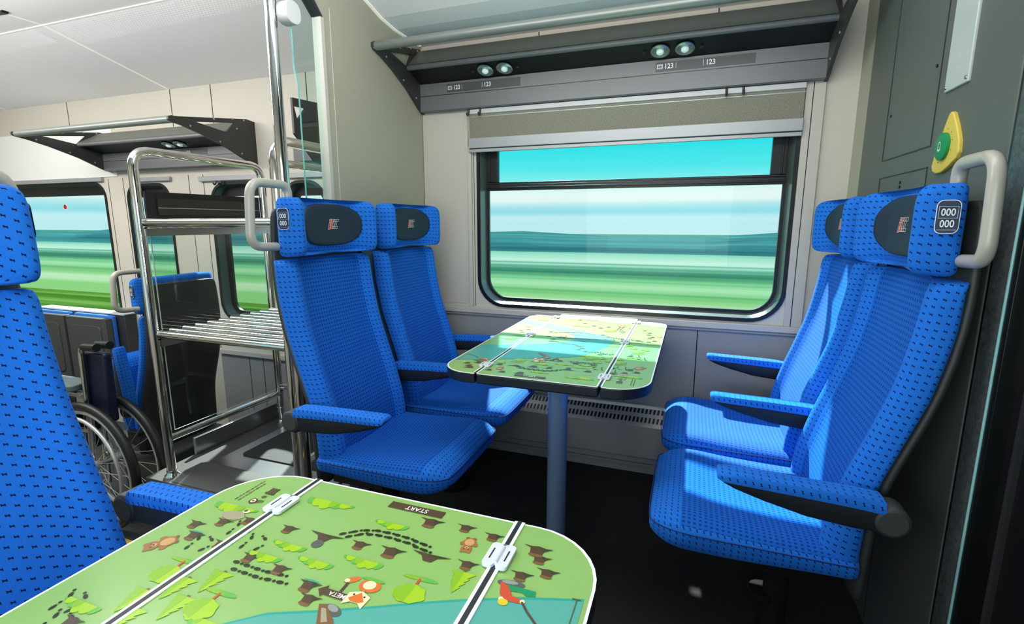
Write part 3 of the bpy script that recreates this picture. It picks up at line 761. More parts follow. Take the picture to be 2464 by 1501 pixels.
# ------------------------------------------------------------------ tables
T_ = {}
def tm(name, rgb, rough=.3): return mat('map_'+name, rgb, rough, spec=.4)
COLS = dict(green=(142, 183, 100), white=(244, 246, 236), brown=(84, 64, 44), brown2=(126, 88, 52), dk=(58, 62, 34), lime=(160, 200, 24), lime2=(134, 184, 30), leaf=(96, 178, 62),
            lake=(84, 168, 154), lake2=(40, 160, 140), foot=(34, 44, 20), bear=(160, 108, 62), bear2=(206, 158, 98), boar=(166, 158, 128), orange=(220, 112, 44), cream=(246, 226, 178),
            grey=(150, 152, 148), grey2=(196, 198, 196), dgrey=(88, 92, 88), red=(206, 76, 42), dgreen=(24, 146, 92), yel=(222, 196, 40), river=(112, 200, 216), mount=(222, 224, 222), txt=(88, 92, 50))
CN = list(COLS); CM = [tm(k, COLS[k], .28) for k in CN]; CI = {k: i for i, k in enumerate(CN)}
ZT = .0006
class Map:
    def __init__(s): s.mb = MB(); s.l = 0
    def P(s, pts, c, layer):
        s.l = (s.l+1) % 250; s.mb.poly([(x, y, ZT+layer*.00012+s.l*4e-7) for x, y in pts], CI[c])
    def ell(s, x, y, rx, ry, c, layer, rot=0, n=16):
        cr, sr = math.cos(rot), math.sin(rot)
        s.P([(x+rx*math.cos(a)*cr-ry*math.sin(a)*sr, y+rx*math.cos(a)*sr+ry*math.sin(a)*cr) for a in [2*PI*k/n for k in range(n)]], c, layer)
    def sc(s, pts, x, y, k, c, layer, flip=1): s.P([(x+p[0]*k*flip, y+p[1]*k) for p in pts], c, layer)
    def stump(s, x, y, k=.05, flip=1):
        y -= .004
        s.sc([(-.62, .02), (-.30, .04), (0, -.03), (.24, .03), (.62, .0), (.30, .12), (.24, .40), (.26, .52), (-.26, .52), (-.24, .36), (-.30, .14)], x, y, k, 'brown', 5, flip)
        s.sc([(-.26, .44), (.26, .44), (.28, .54), (.1, .60), (-.14, .60), (-.28, .53)], x, y, k, 'brown2', 6, flip)
        s.sc([(-.55, .015), (-.30, .04), (-.05, -.01), (-.15, .2), (-.26, .24)], x, y, k, 'dk', 6, flip)
    def flat(s, x, y, k=.048):
        s.sc([(-.6, .0), (0, .02), (.6, 0), (.25, .12), (.12, .3), (-.12, .3), (-.22, .12)], x, y, k, 'brown', 5)
        s.sc([(-.55, .01), (0, .03), (.1, .12), (-.2, .12)], x, y, k, 'dk', 6)
    def bush(s, x, y, k=.08, flip=1):
        for dx, w, hh, c, l in ((-.40, .13, .19, 'leaf', 4), (-.24, .15, .24, 'lime', 5), (-.05, .16, .28, 'lime', 5), (.17, .14, .20, 'leaf', 4), (.09, .10, .19, 'lime2', 6), (.33, .12, .15, 'lime', 5), (.45, .09, .09, 'leaf', 4)):
            s.P([(x+(dx+w*math.cos(a))*k*flip, y+hh*k*max(0, math.sin(a))) for a in [PI*i/10 for i in range(11)]], c, l)
    def tree(s, x, y, k=.05):
        y -= .012
        s.ell(x-.15*k, y, .5*k, .09*k, 'leaf', 4); s.ell(x+.25*k, y+.02*k, .4*k, .07*k, 'lime2', 4)
        s.sc([(-.04, 0), (.04, 0), (.05, .45), (-.05, .45)], x, y, k, 'red', 5)
        pts = [(math.cos(a)*(.56+.05*math.sin(5*a)), .72+math.sin(a)*(.40+.03*math.sin(7*a))) for a in [2*PI*i/26 for i in range(26)]]
        s.sc(pts, x, y, k, 'lime', 6); s.sc([p for p in pts if p[0] >= 0][:], x, y, k, 'lime2', 7) if False else s.sc([(0, .33), (.3, .38), (.54, .6), (.56, .8), (.4, 1.0), (0, 1.1)], x, y, k, 'lime2', 7)
    def pine(s, x, y, k=.05):
        y -= .02
        s.sc([(-.06, -.08), (.06, -.08), (.06, .06), (-.06, .06)], x, y, k, 'brown2', 5)
        a = [(-.50, .0), (-.24, .30), (-.40, .27), (-.18, .52), (-.31, .49), (-.11, .76), (-.20, .74), (0, 1.1), (.20, .74), (.11, .76), (.31, .49), (.18, .52), (.40, .27), (.24, .30), (.50, 0)]
        s.sc(a, x, y, k, 'lime', 6); s.sc([(0, 0), (.50, 0), (.24, .30), (.40, .27), (.18, .52), (.31, .49), (.11, .76), (.20, .74), (0, 1.1)], x, y, k, 'lime2', 7)
    def step(s, x, y, ang, k=.0052):
        c, q = math.cos(ang), math.sin(ang)
        s.ell(x, y, k, k*.52, 'foot', 5, ang, 10); s.ell(x-c*k*1.75, y-q*k*1.75, k*.45, k*.42, 'foot', 5, ang, 8)
    def trail(s, pts, d=.018, w=.0062):
        P = [Vector(p) for p in pts]; acc = 0; i = 0
        for a, b in zip(P, P[1:]):
            L = (b-a).length; t = acc
            while t < L:
                p = a+(b-a)*(t/L); dr = (b-a).normalized(); n = Vector((-dr.y, dr.x))
                for sgn, sh in ((1, 0), (-1, d*.5)):
                    q = p+n*w*sgn+dr*sh; s.step(q.x, q.y, math.atan2(dr.y, dr.x)+PI)
                t += d
            acc = t-L
    def cluster(s, x, y):
        for i, (dx, dy) in enumerate(((-.012, .008), (.010, .011), (.013, -.008), (-.006, -.012))): s.step(x+dx, y+dy, 1.2+i*.5, .0045)
    def bear(s, x, y, k=.042, rot=0.):
        c, q = math.cos(rot), math.sin(rot)
        T = lambda dx, dy: (x+(dx*c-dy*q)*k, y+(dx*q+dy*c)*k)
        for dx, dy, rx, ry, cl, l in ((-.22, .62, .11, .11, 'bear', 4), (.22, .62, .11, .11, 'bear', 4), (0, .38, .34, .30, 'bear', 5), (0, -.2, .40, .40, 'bear', 5), (0, -.22, .29, .30, 'bear2', 6), (-.42, -.05, .12, .16, 'bear', 4), (.42, -.05, .12, .16, 'bear', 4),
                                      (0, .28, .13, .10, 'bear2', 6), (0, .31, .05, .04, 'foot', 7), (-.13, .42, .035, .035, 'foot', 7), (.13, .42, .035, .035, 'foot', 7), (-.2, -.58, .13, .09, 'brown2', 4), (.2, -.58, .13, .09, 'brown2', 4)):
            px, py = T(dx, dy); s.ell(px, py, rx*k, ry*k, cl, l, rot)
def build_map():
    m = Map()
    # ground, white border, water
    lake = [(.30, .31), (.20, .305), (.066, .280), (.0307, .253), (-.018, .2317), (-.067, .2096), (-.115, .1856), (-.153, .1675), (-.22, .135), (-.291, .104), (-.297, .25), (-.297, .318), (-.171, .352), (-.08, .40), (-.03, .45), (-.002, .53), (-.05, .592), (.013, .615), (.077, .611), (.138, .548), (.134, .497), (.11, .43), (.085, .37), (.12, .335)]
    lake = [(-.291, .118), (-.22, .140), (-.153, .1685), (-.115, .1866), (-.067, .2106), (-.018, .2337), (.0307, .255), (.066, .285), (.095, .345), (.128, .44), (.140, .52), (.11, .585), (.06, .612), (0, .61), (-.05, .592), (-.01, .545), (-.005, .49), (-.03, .445), (-.085, .405), (-.171, .36), (-.291, .315)]
    m.P([(x, y-.004) for x, y in lake[:9]]+lake[9:], 'lake2', 1); m.P(lake, 'lake', 2)
    m.P([(-.296, .818), (-.243, .778), (-.165, .75), (-.074, .689), (.004, .658), (-.017, .613), (-.079, .628), (-.138, .656), (-.222, .698), (-.298, .758)], 'river', 2)
    m.P([(-.005, .655), (.07, .60), (.0, .60), (-.02, .62)], 'river', 2)
    # mountains at the window end
    m.P([(-.29, .93), (-.14, .885), (.0, .90), (.07, .86), (.2, .87), (.29, .82), (.296, .90), (.17, .925), (.17, 1.0), (-.17, 1.0), (-.17, .925)], 'mount', 1)
    for x, y, k, c in ((-.12, .89, .07, 'grey2'), (-.08, .905, .05, 'grey'), (.0, .90, .11, 'grey2'), (.015, .90, .07, 'grey'), (.09, .87, .08, 'grey2'), (.14, .875, .09, 'grey2'), (.155, .87, .05, 'grey'), (.225, .85, .07, 'grey2'), (.27, .83, .08, 'grey2'), (.285, .82, .04, 'grey')):
        m.sc([(-.5, 0), (-.2, .7), (0, 1), (.25, .6), (.5, 0)], x, y, k*.75, c, 3 if c == 'grey2' else 4)
    m.sc([(-.5, 0), (-.34, .8), (.3, .8), (.5, 0)], -.02, .885, .07, 'grey', 5)
    for x, y in [(.2546, .1574), (.2225, .1405), (.1898, .1255), (.1818, .1785), (.1218, .1219), (.0078, .1175), (-.1088, .0366), (-.152, .042), (.1234, .1859), (.0713, .1902), (.0025, .2182), (-.1423, .105), (-.2243, .0646), (-.2401, .0857), (-.2115, .1006), (.2173, .3307)]:
        m.stump(x, y, .0265)
    for x, y in [(-.0392, .1141), (-.0563, .0399), (-.2163, .0475)]: m.stump(x, y, .034)
    for x, y in [(.233, .177), (.0181, .2007)]:
        m.stump(x, y, .028); m.sc([(-.5, .04), (0, -.03), (.55, .02), (.1, .08)], x, y-.006, .028, 'lake2', 7)
    m.flat(.0622, .1153); m.flat(-.0915, .104); m.ell(.062, .137, .008, .008, 'dgrey', 6)
    for x, y in [(-.0606, .8675), (-.0253, .8009), (.0189, .7634), (.0528, .7307), (.0797, .7586), (.1691, .7607), (.2247, .7342), (.2461, .6992), (.2454, .6632), (.2623, .6296), (.2539, .6032), (.2736, .5683), (.255, .5475), (.2167, .5573), (.0822, .6043), (.1065, .5785), (.1626, .5604), (-.1178, .5955), (-.1052, .5157), (-.0781, .4784), (-.0767, .4466), (-.0622, .5091), (-.2375, .5808), (-.2123, .6034), (-.2206, .5491), (.0516, .3778), (.0428, .3566), (.069, .3416), (.1215, .3186)]:
        m.stump(x, y, .0245)
    for x, y, k in [(.1115, .0468, .105), (.2361, .1038, .10), (-.0061, .0633, .07), (.0948, .1489, .07), (.1092, .1764, .07), (.0396, .164, .07), (-.0161, .1423, .075), (.2349, .3087, .075), (-.1979, .8062, .09), (-.032, .7347, .10), (.0957, .682, .06), (-.2138, .4887, .06), (.2178, .514, .07), (.1507, .4378, .07), (.0877, .2813, .07), (.2718, .5034, .06), (-.24, .43, .06)]:
        m.bush(x, y, k*.74, -1 if k > .09 else 1)
    for x, y in [(.1944, .2322), (.1039, .2581), (-.1003, .1601), (-.2251, .4336), (.235, .379), (.10, .69), (.19, .46)]: m.tree(x, y, .036)
    for x, y in [(.1889, .2921), (.1615, .2617), (.1298, .2395), (.1343, .2841), (-.1447, .1404), (.17, .315), (.215, .45), (.255, .44)]: m.pine(x, y, .033)
    m.trail([(.0417, .1109), (.0223, .096), (.003, .09), (-.0195, .0888), (-.0429, .0899), (-.064, .0935), (-.0795, .0960)], .015, .0045)
    m.trail([(.1324, .2058), (.0876, .207), (.0458, .204)], .0175, .0055)
    m.trail([(.075, .335), (.11, .345), (.14, .33), (.16, .335)], .018, .005); m.trail([(.12, .57), (.19, .565), (.23, .55)], .018, .005); m.trail([(.13, .78), (.125, .72), (.15, .68)], .02, .006)
    for x, y in [(.1418, .1641), (.2077, .1897), (.1837, .1473), (.23, .34), (.25, .315)]: m.cluster(x, y)
    m.bear(.2571, .2057, .029, -.7); m.bear(-.1271, .0707, .023, .1); m.bear(-.0527, .5381, .028); m.bear(.2941-.01, .6496, .022); m.bear(.129, .80, .034)
    # small taupe animal among the bushes
    m.sc([(-.5, .1), (-.2, -.2), (.3, -.1), (.55, .1), (.35, .3), (0, .38), (-.3, .3)], .222, .1215, .040, 'boar', 7); m.ell(.212, .112, .006, .004, 'cream', 8); m.ell(.214, .111, .003, .003, 'dgrey', 9)
    # beaver dams
    for pts in (((-.10, .59), (-.05, .615), (.0, .618), (.06, .604)), ((-.045, .51), (.02, .52), (.08, .53), (.145, .545)), ((-.075, .455), (-.02, .43), (.02, .42), (.045, .395))):
        for a, b in zip(pts, pts[1:]):
            a = Vector(a); b = Vector(b)
            for i in range(5):
                p = a+(b-a)*(i/5); m.ell(p.x, p.y, .0085, .0042, 'brown2' if i % 2 else 'brown', 6, .5 if i % 2 else -.4, 8)
    m.ell(.035, .478, .012, .004, 'dgrey', 6); m.sc([(-.5, 0), (-.2, .3), (.1, .1), (.5, .2), (.3, -.1)], -.23, .655, .03, 'brown2', 6)
    # fox holding the META arrow
    m.P([(-.0437, .2095), (-.0070, .2087), (-.0070, .2130), (.0030, .2035), (-.0062, .1940), (-.0062, .1990), (-.0430, .1998)][::-1], 'brown', 7)
    m.P([(-.0225, .2010), (-.0260, .2010), (-.0250, .1830), (-.0215, .1830)], 'brown', 6)
    fx, fy = -.0490, .1835
    m.ell(fx-.002, fy-.004, .014, .010, 'orange', 5); m.ell(fx-.001, fy-.005, .008, .007, 'cream', 6); m.ell(fx+.024, fy-.006, .010, .0045, 'orange', 5, .6); m.ell(fx+.029, fy-.003, .0035, .003, 'cream', 6)
    m.P([(fx-.014, fy+.012), (fx, fy+.006), (fx+.014, fy+.012), (fx+.013, fy+.030), (fx+.005, fy+.024), (fx-.005, fy+.024), (fx-.013, fy+.030)], 'cream', 7)
    m.P([(fx-.0105, fy+.020), (fx, fy+.0085), (fx+.0105, fy+.020), (fx+.005, fy+.0235), (fx-.005, fy+.0235)], 'orange', 8); m.ell(fx-.007, fy+.0135, .0013, .0013, 'foot', 9); m.ell(fx+.007, fy+.0135, .0013, .0013, 'foot', 9)
    m.ell(fx, fy-.014, .016, .0025, 'leaf', 5)
    # log bridge and rock
    m.P([(-.014, .222), (-.022, .2195), (-.045, .236), (-.072, .270), (-.064, .278), (-.035, .252)], 'brown2', 6); m.P([(-.0205, .226), (-.026, .225), (-.040, .240), (-.034, .243)], 'boar', 7)
    m.ell(-.0345, .2245, .013, .0065, 'dgrey', 5, -.3); m.ell(-.033, .222, .008, .004, 'grey', 6, -.3)
    # fisherman on the bank
    m.ell(-.205, .1195, .017, .0055, 'dgrey', 5, .1); m.ell(-.203, .118, .010, .003, 'grey', 6, .1)
    m.P([(-.200, .122), (-.236, .1225), (-.238, .130), (-.228, .133), (-.222, .129), (-.206, .131)], 'dgreen', 6)
    m.P([(-.192, .120), (-.203, .124), (-.213, .138), (-.226, .140), (-.224, .146), (-.208, .147), (-.198, .139)], 'red', 7); m.ell(-.206, .1500, .006, .005, 'yel', 7); m.ell(-.204, .146, .005, .004, 'cream', 6); m.ell(-.2265, .1425, .003, .003, 'cream', 8)
    rp = [(-.226, .143), (-.236, .155), (-.252, .170), (-.272, .180), (-.283, .183)]
    for a, b in zip(rp, rp[1:]): m.P([(a[0]-.0009, a[1]-.0009), (b[0]-.0009, b[1]-.0009), (b[0]+.0009, b[1]+.0009), (a[0]+.0009, a[1]+.0009)], 'brown', 8)
    m.P([(-.283, .118), (-.2842, .118), (-.2835, .185), (-.2823, .185)], 'txt', 7); m.P([(-.278, .1175), (-.288, .1175), (-.288, .119), (-.278, .119)], 'txt', 7)
    # START board
    m.P([(-.0655, .0145), (.0245, .0145), (.0245, .0300), (-.0655, .0300)], 'brown', 6)
    def T(s_, size, x, y, c, l, rot=0, **k):
        v, f = text2d(s_, size, **k); cr, sr = math.cos(rot), math.sin(rot)
        m.mb.add([(x+a*cr-b*sr, y+a*sr+b*cr, ZT+l*.00012) for a, b in v], f, CI[c])
    T('START', .0125, -.0215, .0222, 'white', 8, bold=.00012, sx=1.0); T('META', .0088, -.0245, .2043, 'white', 9, bold=.0001)
    # pictograms and two lines of small print near the corner
    for i, x in enumerate((.2265, .2225, .2185, .2145)): pass
    def ico(x, y):
        for i in range(3):
            xx = x+(i-1)*.0055; m.P([(xx-.002, y-.009), (xx+.002, y-.009), (xx+.001, y+.009), (xx-.0012, y+.009)], 'brown', 6)
        m.P([(x-.009, y+.004), (x+.009, y+.004), (x+.009, y+.008), (x-.009, y+.008)], 'brown', 6)
    ico(.2194, .0555); m.P([(.2165, .0690), (.2235, .0690), (.2235, .0720), (.2250, .0720), (.2208, .0760), (.2165, .0720)], 'txt', 6)
    m.ell(.2265, .0865, .0068, .0068, 'brown', 6); m.ell(.2265, .0865, .0042, .0042, 'cream', 7); m.ell(.2265, .0865, .0025, .0018, 'brown', 8)
    for i in range(3): m.P([(.2190-i*.0032, .0805), (.2172-i*.0032, .0805), (.2172-i*.0032, .0905-.002*i), (.2190-i*.0032, .0905-.002*i)], 'txt', 6)
    for j, x in enumerate((.2500, .2570)):
        y = .034+.006*(1-j)
        while y < .094-.005*(1-j):
            l = random.uniform(.003, .009); m.P([(x-.0010, y), (x+.0010, y), (x+.0010, y+l), (x-.0010, y+l)], 'txt', 6); y += l+.0018
    return m.mb
def leaf(mb, pts, z0, z1, mi=0): mb.prism(pts, z0, z1, 'z', mi)
mapmesh = build_map().mesh('printed_map', CM, smooth=False)
edge_m = mat('table_edge', (22, 28, 36), .4); hingew = mat('hinge_white', (222, 224, 230), .35)
tgreen = mat('table_green', (142, 183, 100), .26, spec=.5, noise=.02, nscale=4); twhite = mat('table_border', (246, 248, 240), .3)
HX = .1755
def make_table(loc, rz, lab, leg_y):
    e = empty('folding_table', loc, rz, lab, 'table', 'tables printed with a board game')
    shapes = {'table_leaf': rrect(-HX+.003, HX-.003, 0, 1.0, .004, 3)}
    L = rrect(-.30, -HX-.003, 0, .925, [.003, .055, .095, .003], 8); R = [(-x, y) for x, y in L][::-1]
    for nm, pts in (('table_leaf', shapes['table_leaf']), ('table_flap', L), ('table_flap', R)):
        mb = MB(); leaf(mb, pts, -.030, -.0012, 0)
        cx = sum(p[0] for p in pts)/len(pts); cy = sum(p[1] for p in pts)/len(pts)
        o = mb.build(nm, [edge_m], e, bevel=.004)
        mb = MB(); leaf(mb, pts, -.0014, 0.0, 0)
        # inner green field inset from the white border
        x0 = min(p[0] for p in pts); x1 = max(p[0] for p in pts); y0 = min(p[1] for p in pts); y1 = max(p[1] for p in pts)
        d = .0038; q = [(p[0]+d*(1-2*(p[0]-x0)/(x1-x0)), p[1]+d*(1-2*(p[1]-y0)/(y1-y0))) for p in pts]
        if nm == 'table_flap':
            s_ = 1 if cx > 0 else -1
            q = [(s_*abs(x), y) for x, y in (rrect(-.30+d, -HX-.003-d, d, .925-d, [.003, .053, .0925, .003], 8))]
        mb.poly([(p[0], p[1], .0004) for p in q], 1)
        mb.build('laminate', [twhite, tgreen], o, smooth=False)
    part('printed_map', mapmesh, e)
    # white hairlines and dark hinge gaps drawn over the print
    mb = MB()
    for s_ in (-1, 1):
        for y0, y1 in ((.001, .055), (.108, .475), (.545, .90), (.96, 0.999)):
            pass
        mb.box(s_*HX-.0075, s_*HX+.0075, .0005, .922, .0008, .0022, 0); mb.box(s_*HX-.0030, s_*HX+.0030, -.0005, .9225, .0009, .0026, 1)
    mb.build('joint_strip', [twhite, edge_m], e, smooth=False)
    hb = MB()
    for dx in (-.0088, .0088):
        hb.prism([(x+dx, y) for x, y in rrect(-.0078, .0078, -.0225, .0225, .0058, 5)], .0022, .0062, 'z', 0)
        hb.box(dx*1.15-.0009, dx*1.15+.0009, -.010, .010, .0060, .0066, 1)
    hb.tube([(0, -.016, .0055), (0, .016, .0055)], .0032, 10, 0); hb.box(-.0022, .0022, -.023, -.014, .002, .0058, 2)
    hmesh = hb.mesh('hinge', [hingew, edge_m, steel], angle=40)
    for s_ in (-1, 1):
        for y in (.082, .51, .935 if False else .89): part('hinge', hmesh, e, (s_*HX, y, 0))
    MB().lathe([(.032, -.73+.0), (.032, -.03)], 32, 0, Matrix.Translation((0, leg_y, 0))).lathe([(.055, -.73), (.055, -.722), (.034, -.715)], 32, 0, Matrix.Translation((0, leg_y, 0))).build('leg', [alu], e)
    MB().box(-.10, .10, leg_y-.05, .95, -.045, -.030).build('support_frame', [arm_m], e, bevel=.003)
    return e
make_table((-.383, 1.24, .73), 0, 'far folding table with printed board-game map, on a round metal leg under the window', .26)
make_table((-.383, .61, .73), PI, 'large near folding table with green board-game map in the foreground', .26)

# ------------------------------------------------------------------ chrome luggage stand
ls = empty('luggage_stand', (-1.72, 1.72, LOW), 0, 'tall chrome tube luggage stand with two slatted shelves, behind the left seats', 'luggage stand')
ls_i = Matrix.Translation(-ls.location)
def lp(o): o.matrix_parent_inverse = ls_i; return o
lp(MB().box(-2.212, -1.365, 1.365, 2.16, LOW, .045, 0).box(-2.205, -1.365, 1.360, 1.366, LOW+.02, .0, 1).build('base_box', [boxg, rack_d], ls, bevel=.006))
mb = MB().box(-2.05, -1.37, 1.50, 2.14, .045, .052, 0); mb.prism([(1.375, .046), (1.44, .066), (1.52, .066), (1.56, .050), (1.56, .046)], -2.07, -1.37, 'x', 1)
mb.box(-2.08, -1.37, 2.10, 2.15, .05, .19, 0); mb.box(-2.212, -2.195, 1.60, 2.15, .045, .13, 0)
lp(mb.build('steel_tray', [steel, boxg], ls, bevel=.005))
mb = MB().prism(rrect(-1.98, -1.52, 1.66, 1.99, .02, 5), .052, .058, 'z', 0); mb.prism([(1.975, .052), (2.0, .052), (2.0, .062), (1.985, .066)], -2.0, -1.5, 'x', 1)
lp(mb.build('rubber_mat', [matdark, steel], ls))
def hoop(x, zt=1.432, zb=.05, yb=2.045):
    p = fillet([(x, 1.412, zb), (x, 1.412, zt), (x, yb, zt), (x, yb, zb-.02)], .075, 9)
    return MB().tube(p, .0185, 18)
h1 = hoop(-2.105); h1.lathe([(.030, .045), (.030, .056), (.021, .062), (.021, .075)], 20, 0, Matrix.Translation((-2.105, 1.412, 0))); h1.lathe([(.026, .045), (.026, .056), (.02, .07)], 20, 0, Matrix.Translation((-2.105, 2.045, 0)))
h1.tube([(-2.105, 1.412, .222), (-2.105, 2.045, .222)], .0165, 16); h1.tube([(-2.105, 2.045, .262), (-1.40, 2.045, .262)], .013, 14)
h1.lathe([(.022, -.012), (.022, .012)], 18, 0, Matrix.Translation((-2.105, 2.045, .13)))
lp(h1.build('end_hoop', [chrome], ls, angle=60))
h2 = hoop(-1.388, 1.432); h2.tube([(-1.388, 1.425, 1.355), (-1.388, 2.03, 1.355)], .0155, 16); h2.tube([(-1.388, 1.412, .222), (-1.388, 2.045, .222)], .0165, 16)  # bar just below the top: the other hoop's reflection built as a tube
h2.lathe([(.026, .045), (.026, .056), (.02, .07)], 20, 0, Matrix.Translation((-1.388, 1.412, 0)))
lp(h2.build('end_hoop', [chrome], ls, angle=60))
for z in (1.150, .688):
    mb = MB()
    for i in range(11):
        y = 1.425+.0605*i; mb.tube([(-2.10, y, z), (-1.388, y, z)], .0165 if i in (0, 10) else .0150, 14)
    mb.tube([(-2.085, 1.42, z-.016), (-2.085, 2.04, z-.016)], .010, 10); mb.tube([(-1.40, 1.42, z-.016), (-1.40, 2.04, z-.016)], .010, 10)
    mb.box(-2.09, -2.080, 1.42, 2.04, z-.055, z-.02, 1); mb.box(-2.09, -1.39, 1.98, 2.0, z-.055, z-.018, 1)
    lp(mb.build('shelf', [chrome, steel], ls, angle=60))
mb = MB().box(-2.13, -2.118, 1.455, 2.03, 1.165, 1.275, 0); mb.box(-2.118, -2.113, 1.50, 2.02, 1.18, 1.25, 1); mb.box(-2.113, -2.1125, 1.50, 2.02, 1.208, 1.211, 2)
lp(mb.build('end_panel', [rack_b, mat('end_panel_grey', (44, 42, 40), .3), silver], ls, bevel=.002))
lp(MB().box(-2.104, -2.099, 1.445, 2.02, .25, 1.13).build('glass_panel', [G_rack], ls))
mb = MB().tube([(-2.1015, 1.445, .25), (-2.1015, 1.445, 1.13)], .0022, 6); mb.tube([(-2.1015, 1.445, .25), (-2.1015, 2.02, .25)], .0015, 6)
lp(mb.build('glass_edge', [mat('glass_edge', (210, 222, 220), .2, spec=.6)], ls))

# floor-to-ceiling pole and glass screen
MBp = MB().tube([(-1.327, 1.384, LOW), (-1.327, 1.384, 2.085)], .0195, 20); MBp.lathe([(.030, LOW), (.030, LOW+.01), (.02, LOW+.015)], 24, 0, Matrix.Translation((-1.327, 1.384, 0)))
tag(MBp.build('grab_pole', [chrome], angle=60), 'vertical chrome grab pole from floor to ceiling beside the left aisle seat', 'pole')
gs = empty('glass_screen', (-1.285, 1.50, 0), 0, 'clear glass screen panel between the chrome pole and the beige partition edge', 'glass screen')
MB().prism([(-.06, .30), (-.06, 1.60), (-.075, 1.66), (-.075, 2.05), (.055, 2.0), (.055, .30)], -.004, .004, 'x').build('pane', [G_part], gs, smooth=False)
MB().tube([(0, -.061, .30), (0, -.061, 1.60), (0, -.076, 1.66), (0, -.076, 1.79)], .0026, 8).build('polished_edge', [mat('polished_edge', (120, 200, 195), .1, spec=.8)], gs)
mb = MB().prism(rrect(-.115, -.05, 1.785, 1.855, .028, 6), -.022, .022, 'x'); mb.tube([(0, -.082, 1.85), (0, -.090, 2.02)], .006, 8)
mb.build('ceiling_bracket', [mat('bracket_white', (206, 208, 208), .4)], gs, bevel=.008)

# ------------------------------------------------------------------ wheelchair
wc = empty('wheelchair', (-2.58, 1.44, LOW), 0, 'folded wheelchair with navy vinyl back and spoked chrome wheel, behind the near seat', 'wheelchair')
wi = Matrix.Translation(-wc.location)
DX = 0.
def wp(o): o.matrix_parent_inverse = Matrix.Translation((DX, 0, 0)) @ wi; return o
def torus_pts(cx, y, cz_, r, n=48): return [(cx+r*math.cos(2*PI*k/n), y, cz_+r*math.sin(2*PI*k/n)) for k in range(n)]
brite = mat('bright_steel', (206, 206, 202), .25, metal=.55)
WCX, WCZ = -2.54, LOW+.312
for y in (1.35, 1.472):
    o_ = -1 if y < 1.4 else 1
    w = wp(MB().tube(torus_pts(WCX, y, WCZ, .293), .019, 12, 0, True).build('wheel', [blackpl], wc))
    MB().tube(torus_pts(WCX, y, WCZ, .267), .012, 10, 0, True).build('rim', [brite], w)
    if o_ < 0: MB().tube(torus_pts(WCX, y-.035, WCZ, .250), .008, 10, 0, True).build('push_rim', [brite], w)
    mb = MB(); mb.lathe([(.022, -.03), (.022, .03)], 16, 0, Matrix.Translation((WCX, y, WCZ)) @ Matrix.Rotation(PI/2, 4, 'X'))
    for k in range(24):
        a = 2*PI*k/24; a2 = a+.3*(1 if k % 2 else -1); mb.tube([(WCX+.02*math.cos(a2), y+.02*(1 if k % 2 else -1), WCZ+.02*math.sin(a2)), (WCX+.262*math.cos(a), y, WCZ+.262*math.sin(a))], .0014, 5)
    mb.build('spokes', [brite], w)
DX = -.10
for y in (1.386, 1.44):
    ft = fillet([(-2.50, y, LOW+.18), (-2.475, y, .20), (-2.455, y, .60), (-2.36, y, .605)], .035, 6)
    wp(MB().tube(ft, .0125, 12).tube([(-2.98, y, .190), (-2.475, y, .200)], .0125, 12).tube(fillet([(-2.47, y, .375), (-2.72, y, .375), (-2.76, y, .33), (-2.76, y, .19)], .04, 5), .011, 12).tube(fillet([(-2.98, y, .190), (-3.03, y, .05), (-3.11, y, LOW+.10)], .05, 5), .0115, 12).tube([(-2.93, y, .19), (-2.93, y, LOW+.19)], .011, 12).build('frame', [chrome], wc))
    wp(MB().tube([(-2.435, y, .602), (-2.345, y, .606)], [.017, .018], 12).build('push_handle', [blackpl], wc))
    wp(MB().prism(rrect(-2.80, -2.53, y-.027, y+.027, .02, 5), .385, .415, 'z').build('armrest_pad', [greypad], wc, bevel=.006))
    wp(MB().tube(torus_pts(-2.95, y, LOW+.085, .07, 24), .015, 8, 0, True).lathe([(.02, -.02), (.02, .02)], 12, 0, Matrix.Translation((-2.95, y, LOW+.085)) @ Matrix.Rotation(PI/2, 4, 'X')).build('caster', [blackpl], wc))
wp(MB().prism([(-2.485, .25), (-2.345, .25), (-2.335, .575), (-2.47, .575)], 1.40, 1.44, 'y').build('backrest', [navy], wc, bevel=.012))
wp(MB().box(-2.93, -2.50, 1.40, 1.44, .10, .27).build('seat', [navy], wc, bevel=.012))
wp(MB().box(-2.82, -2.53, 1.372, 1.380, .22, .36).build('skirt_guard', [blackpl], wc, bevel=.003))
wp(MB().box(-3.16, -3.05, 1.39, 1.46, LOW+.09, LOW+.105).build('footplate', [blackpl], wc, bevel=.003))
DX = 0.
wp(MB().tube([(WCX, 1.35, WCZ), (WCX, 1.472, WCZ)], .012, 10).build('axle', [steel], wc))

# ------------------------------------------------------------------ tip-up seats under the far-left window
tipm = None
for k, (x, lab) in enumerate(((-3.76, 'right-hand grey tip-up seat folded against the wall under the far-left window'), (-4.19, 'left-hand grey tip-up seat folded against the wall under the far-left window, behind the near seat'))):
    t = empty('tip_up_seat', (x, WY, LOW), 0, lab, 'folding seat', 'tip-up seats under the far window')
    MB().box(-.200, .200, -.162, -.120, .36, .80).prism(rrect(-.15, .15, .40, .75, .03, 5), -.168, -.160, 'y').build('seat_underside', [boxg], t, bevel=.012)
    MB().box(-.195, .195, -.118, -.085, .36, .815).build('cushion', [F_coarse if False else mat('tip_cushion', (40, 112, 206), .8)], t, bevel=.012)
    MB().box(-.212, .262 if k == 0 else .212, -.080, -.01, .28, .822).box(-.212, .262 if k == 0 else .212, -.085, -.001, .815, .826, 1).build('back_panel', [rack_d, mat('tip_cap', (190, 196, 196), .5)], t, bevel=.003)
    for sx in (-1, 1): MB().box(sx*.2-.005, sx*.2+.005, -.15, -.02, .30, .36).build('bracket', [arm_m], t)

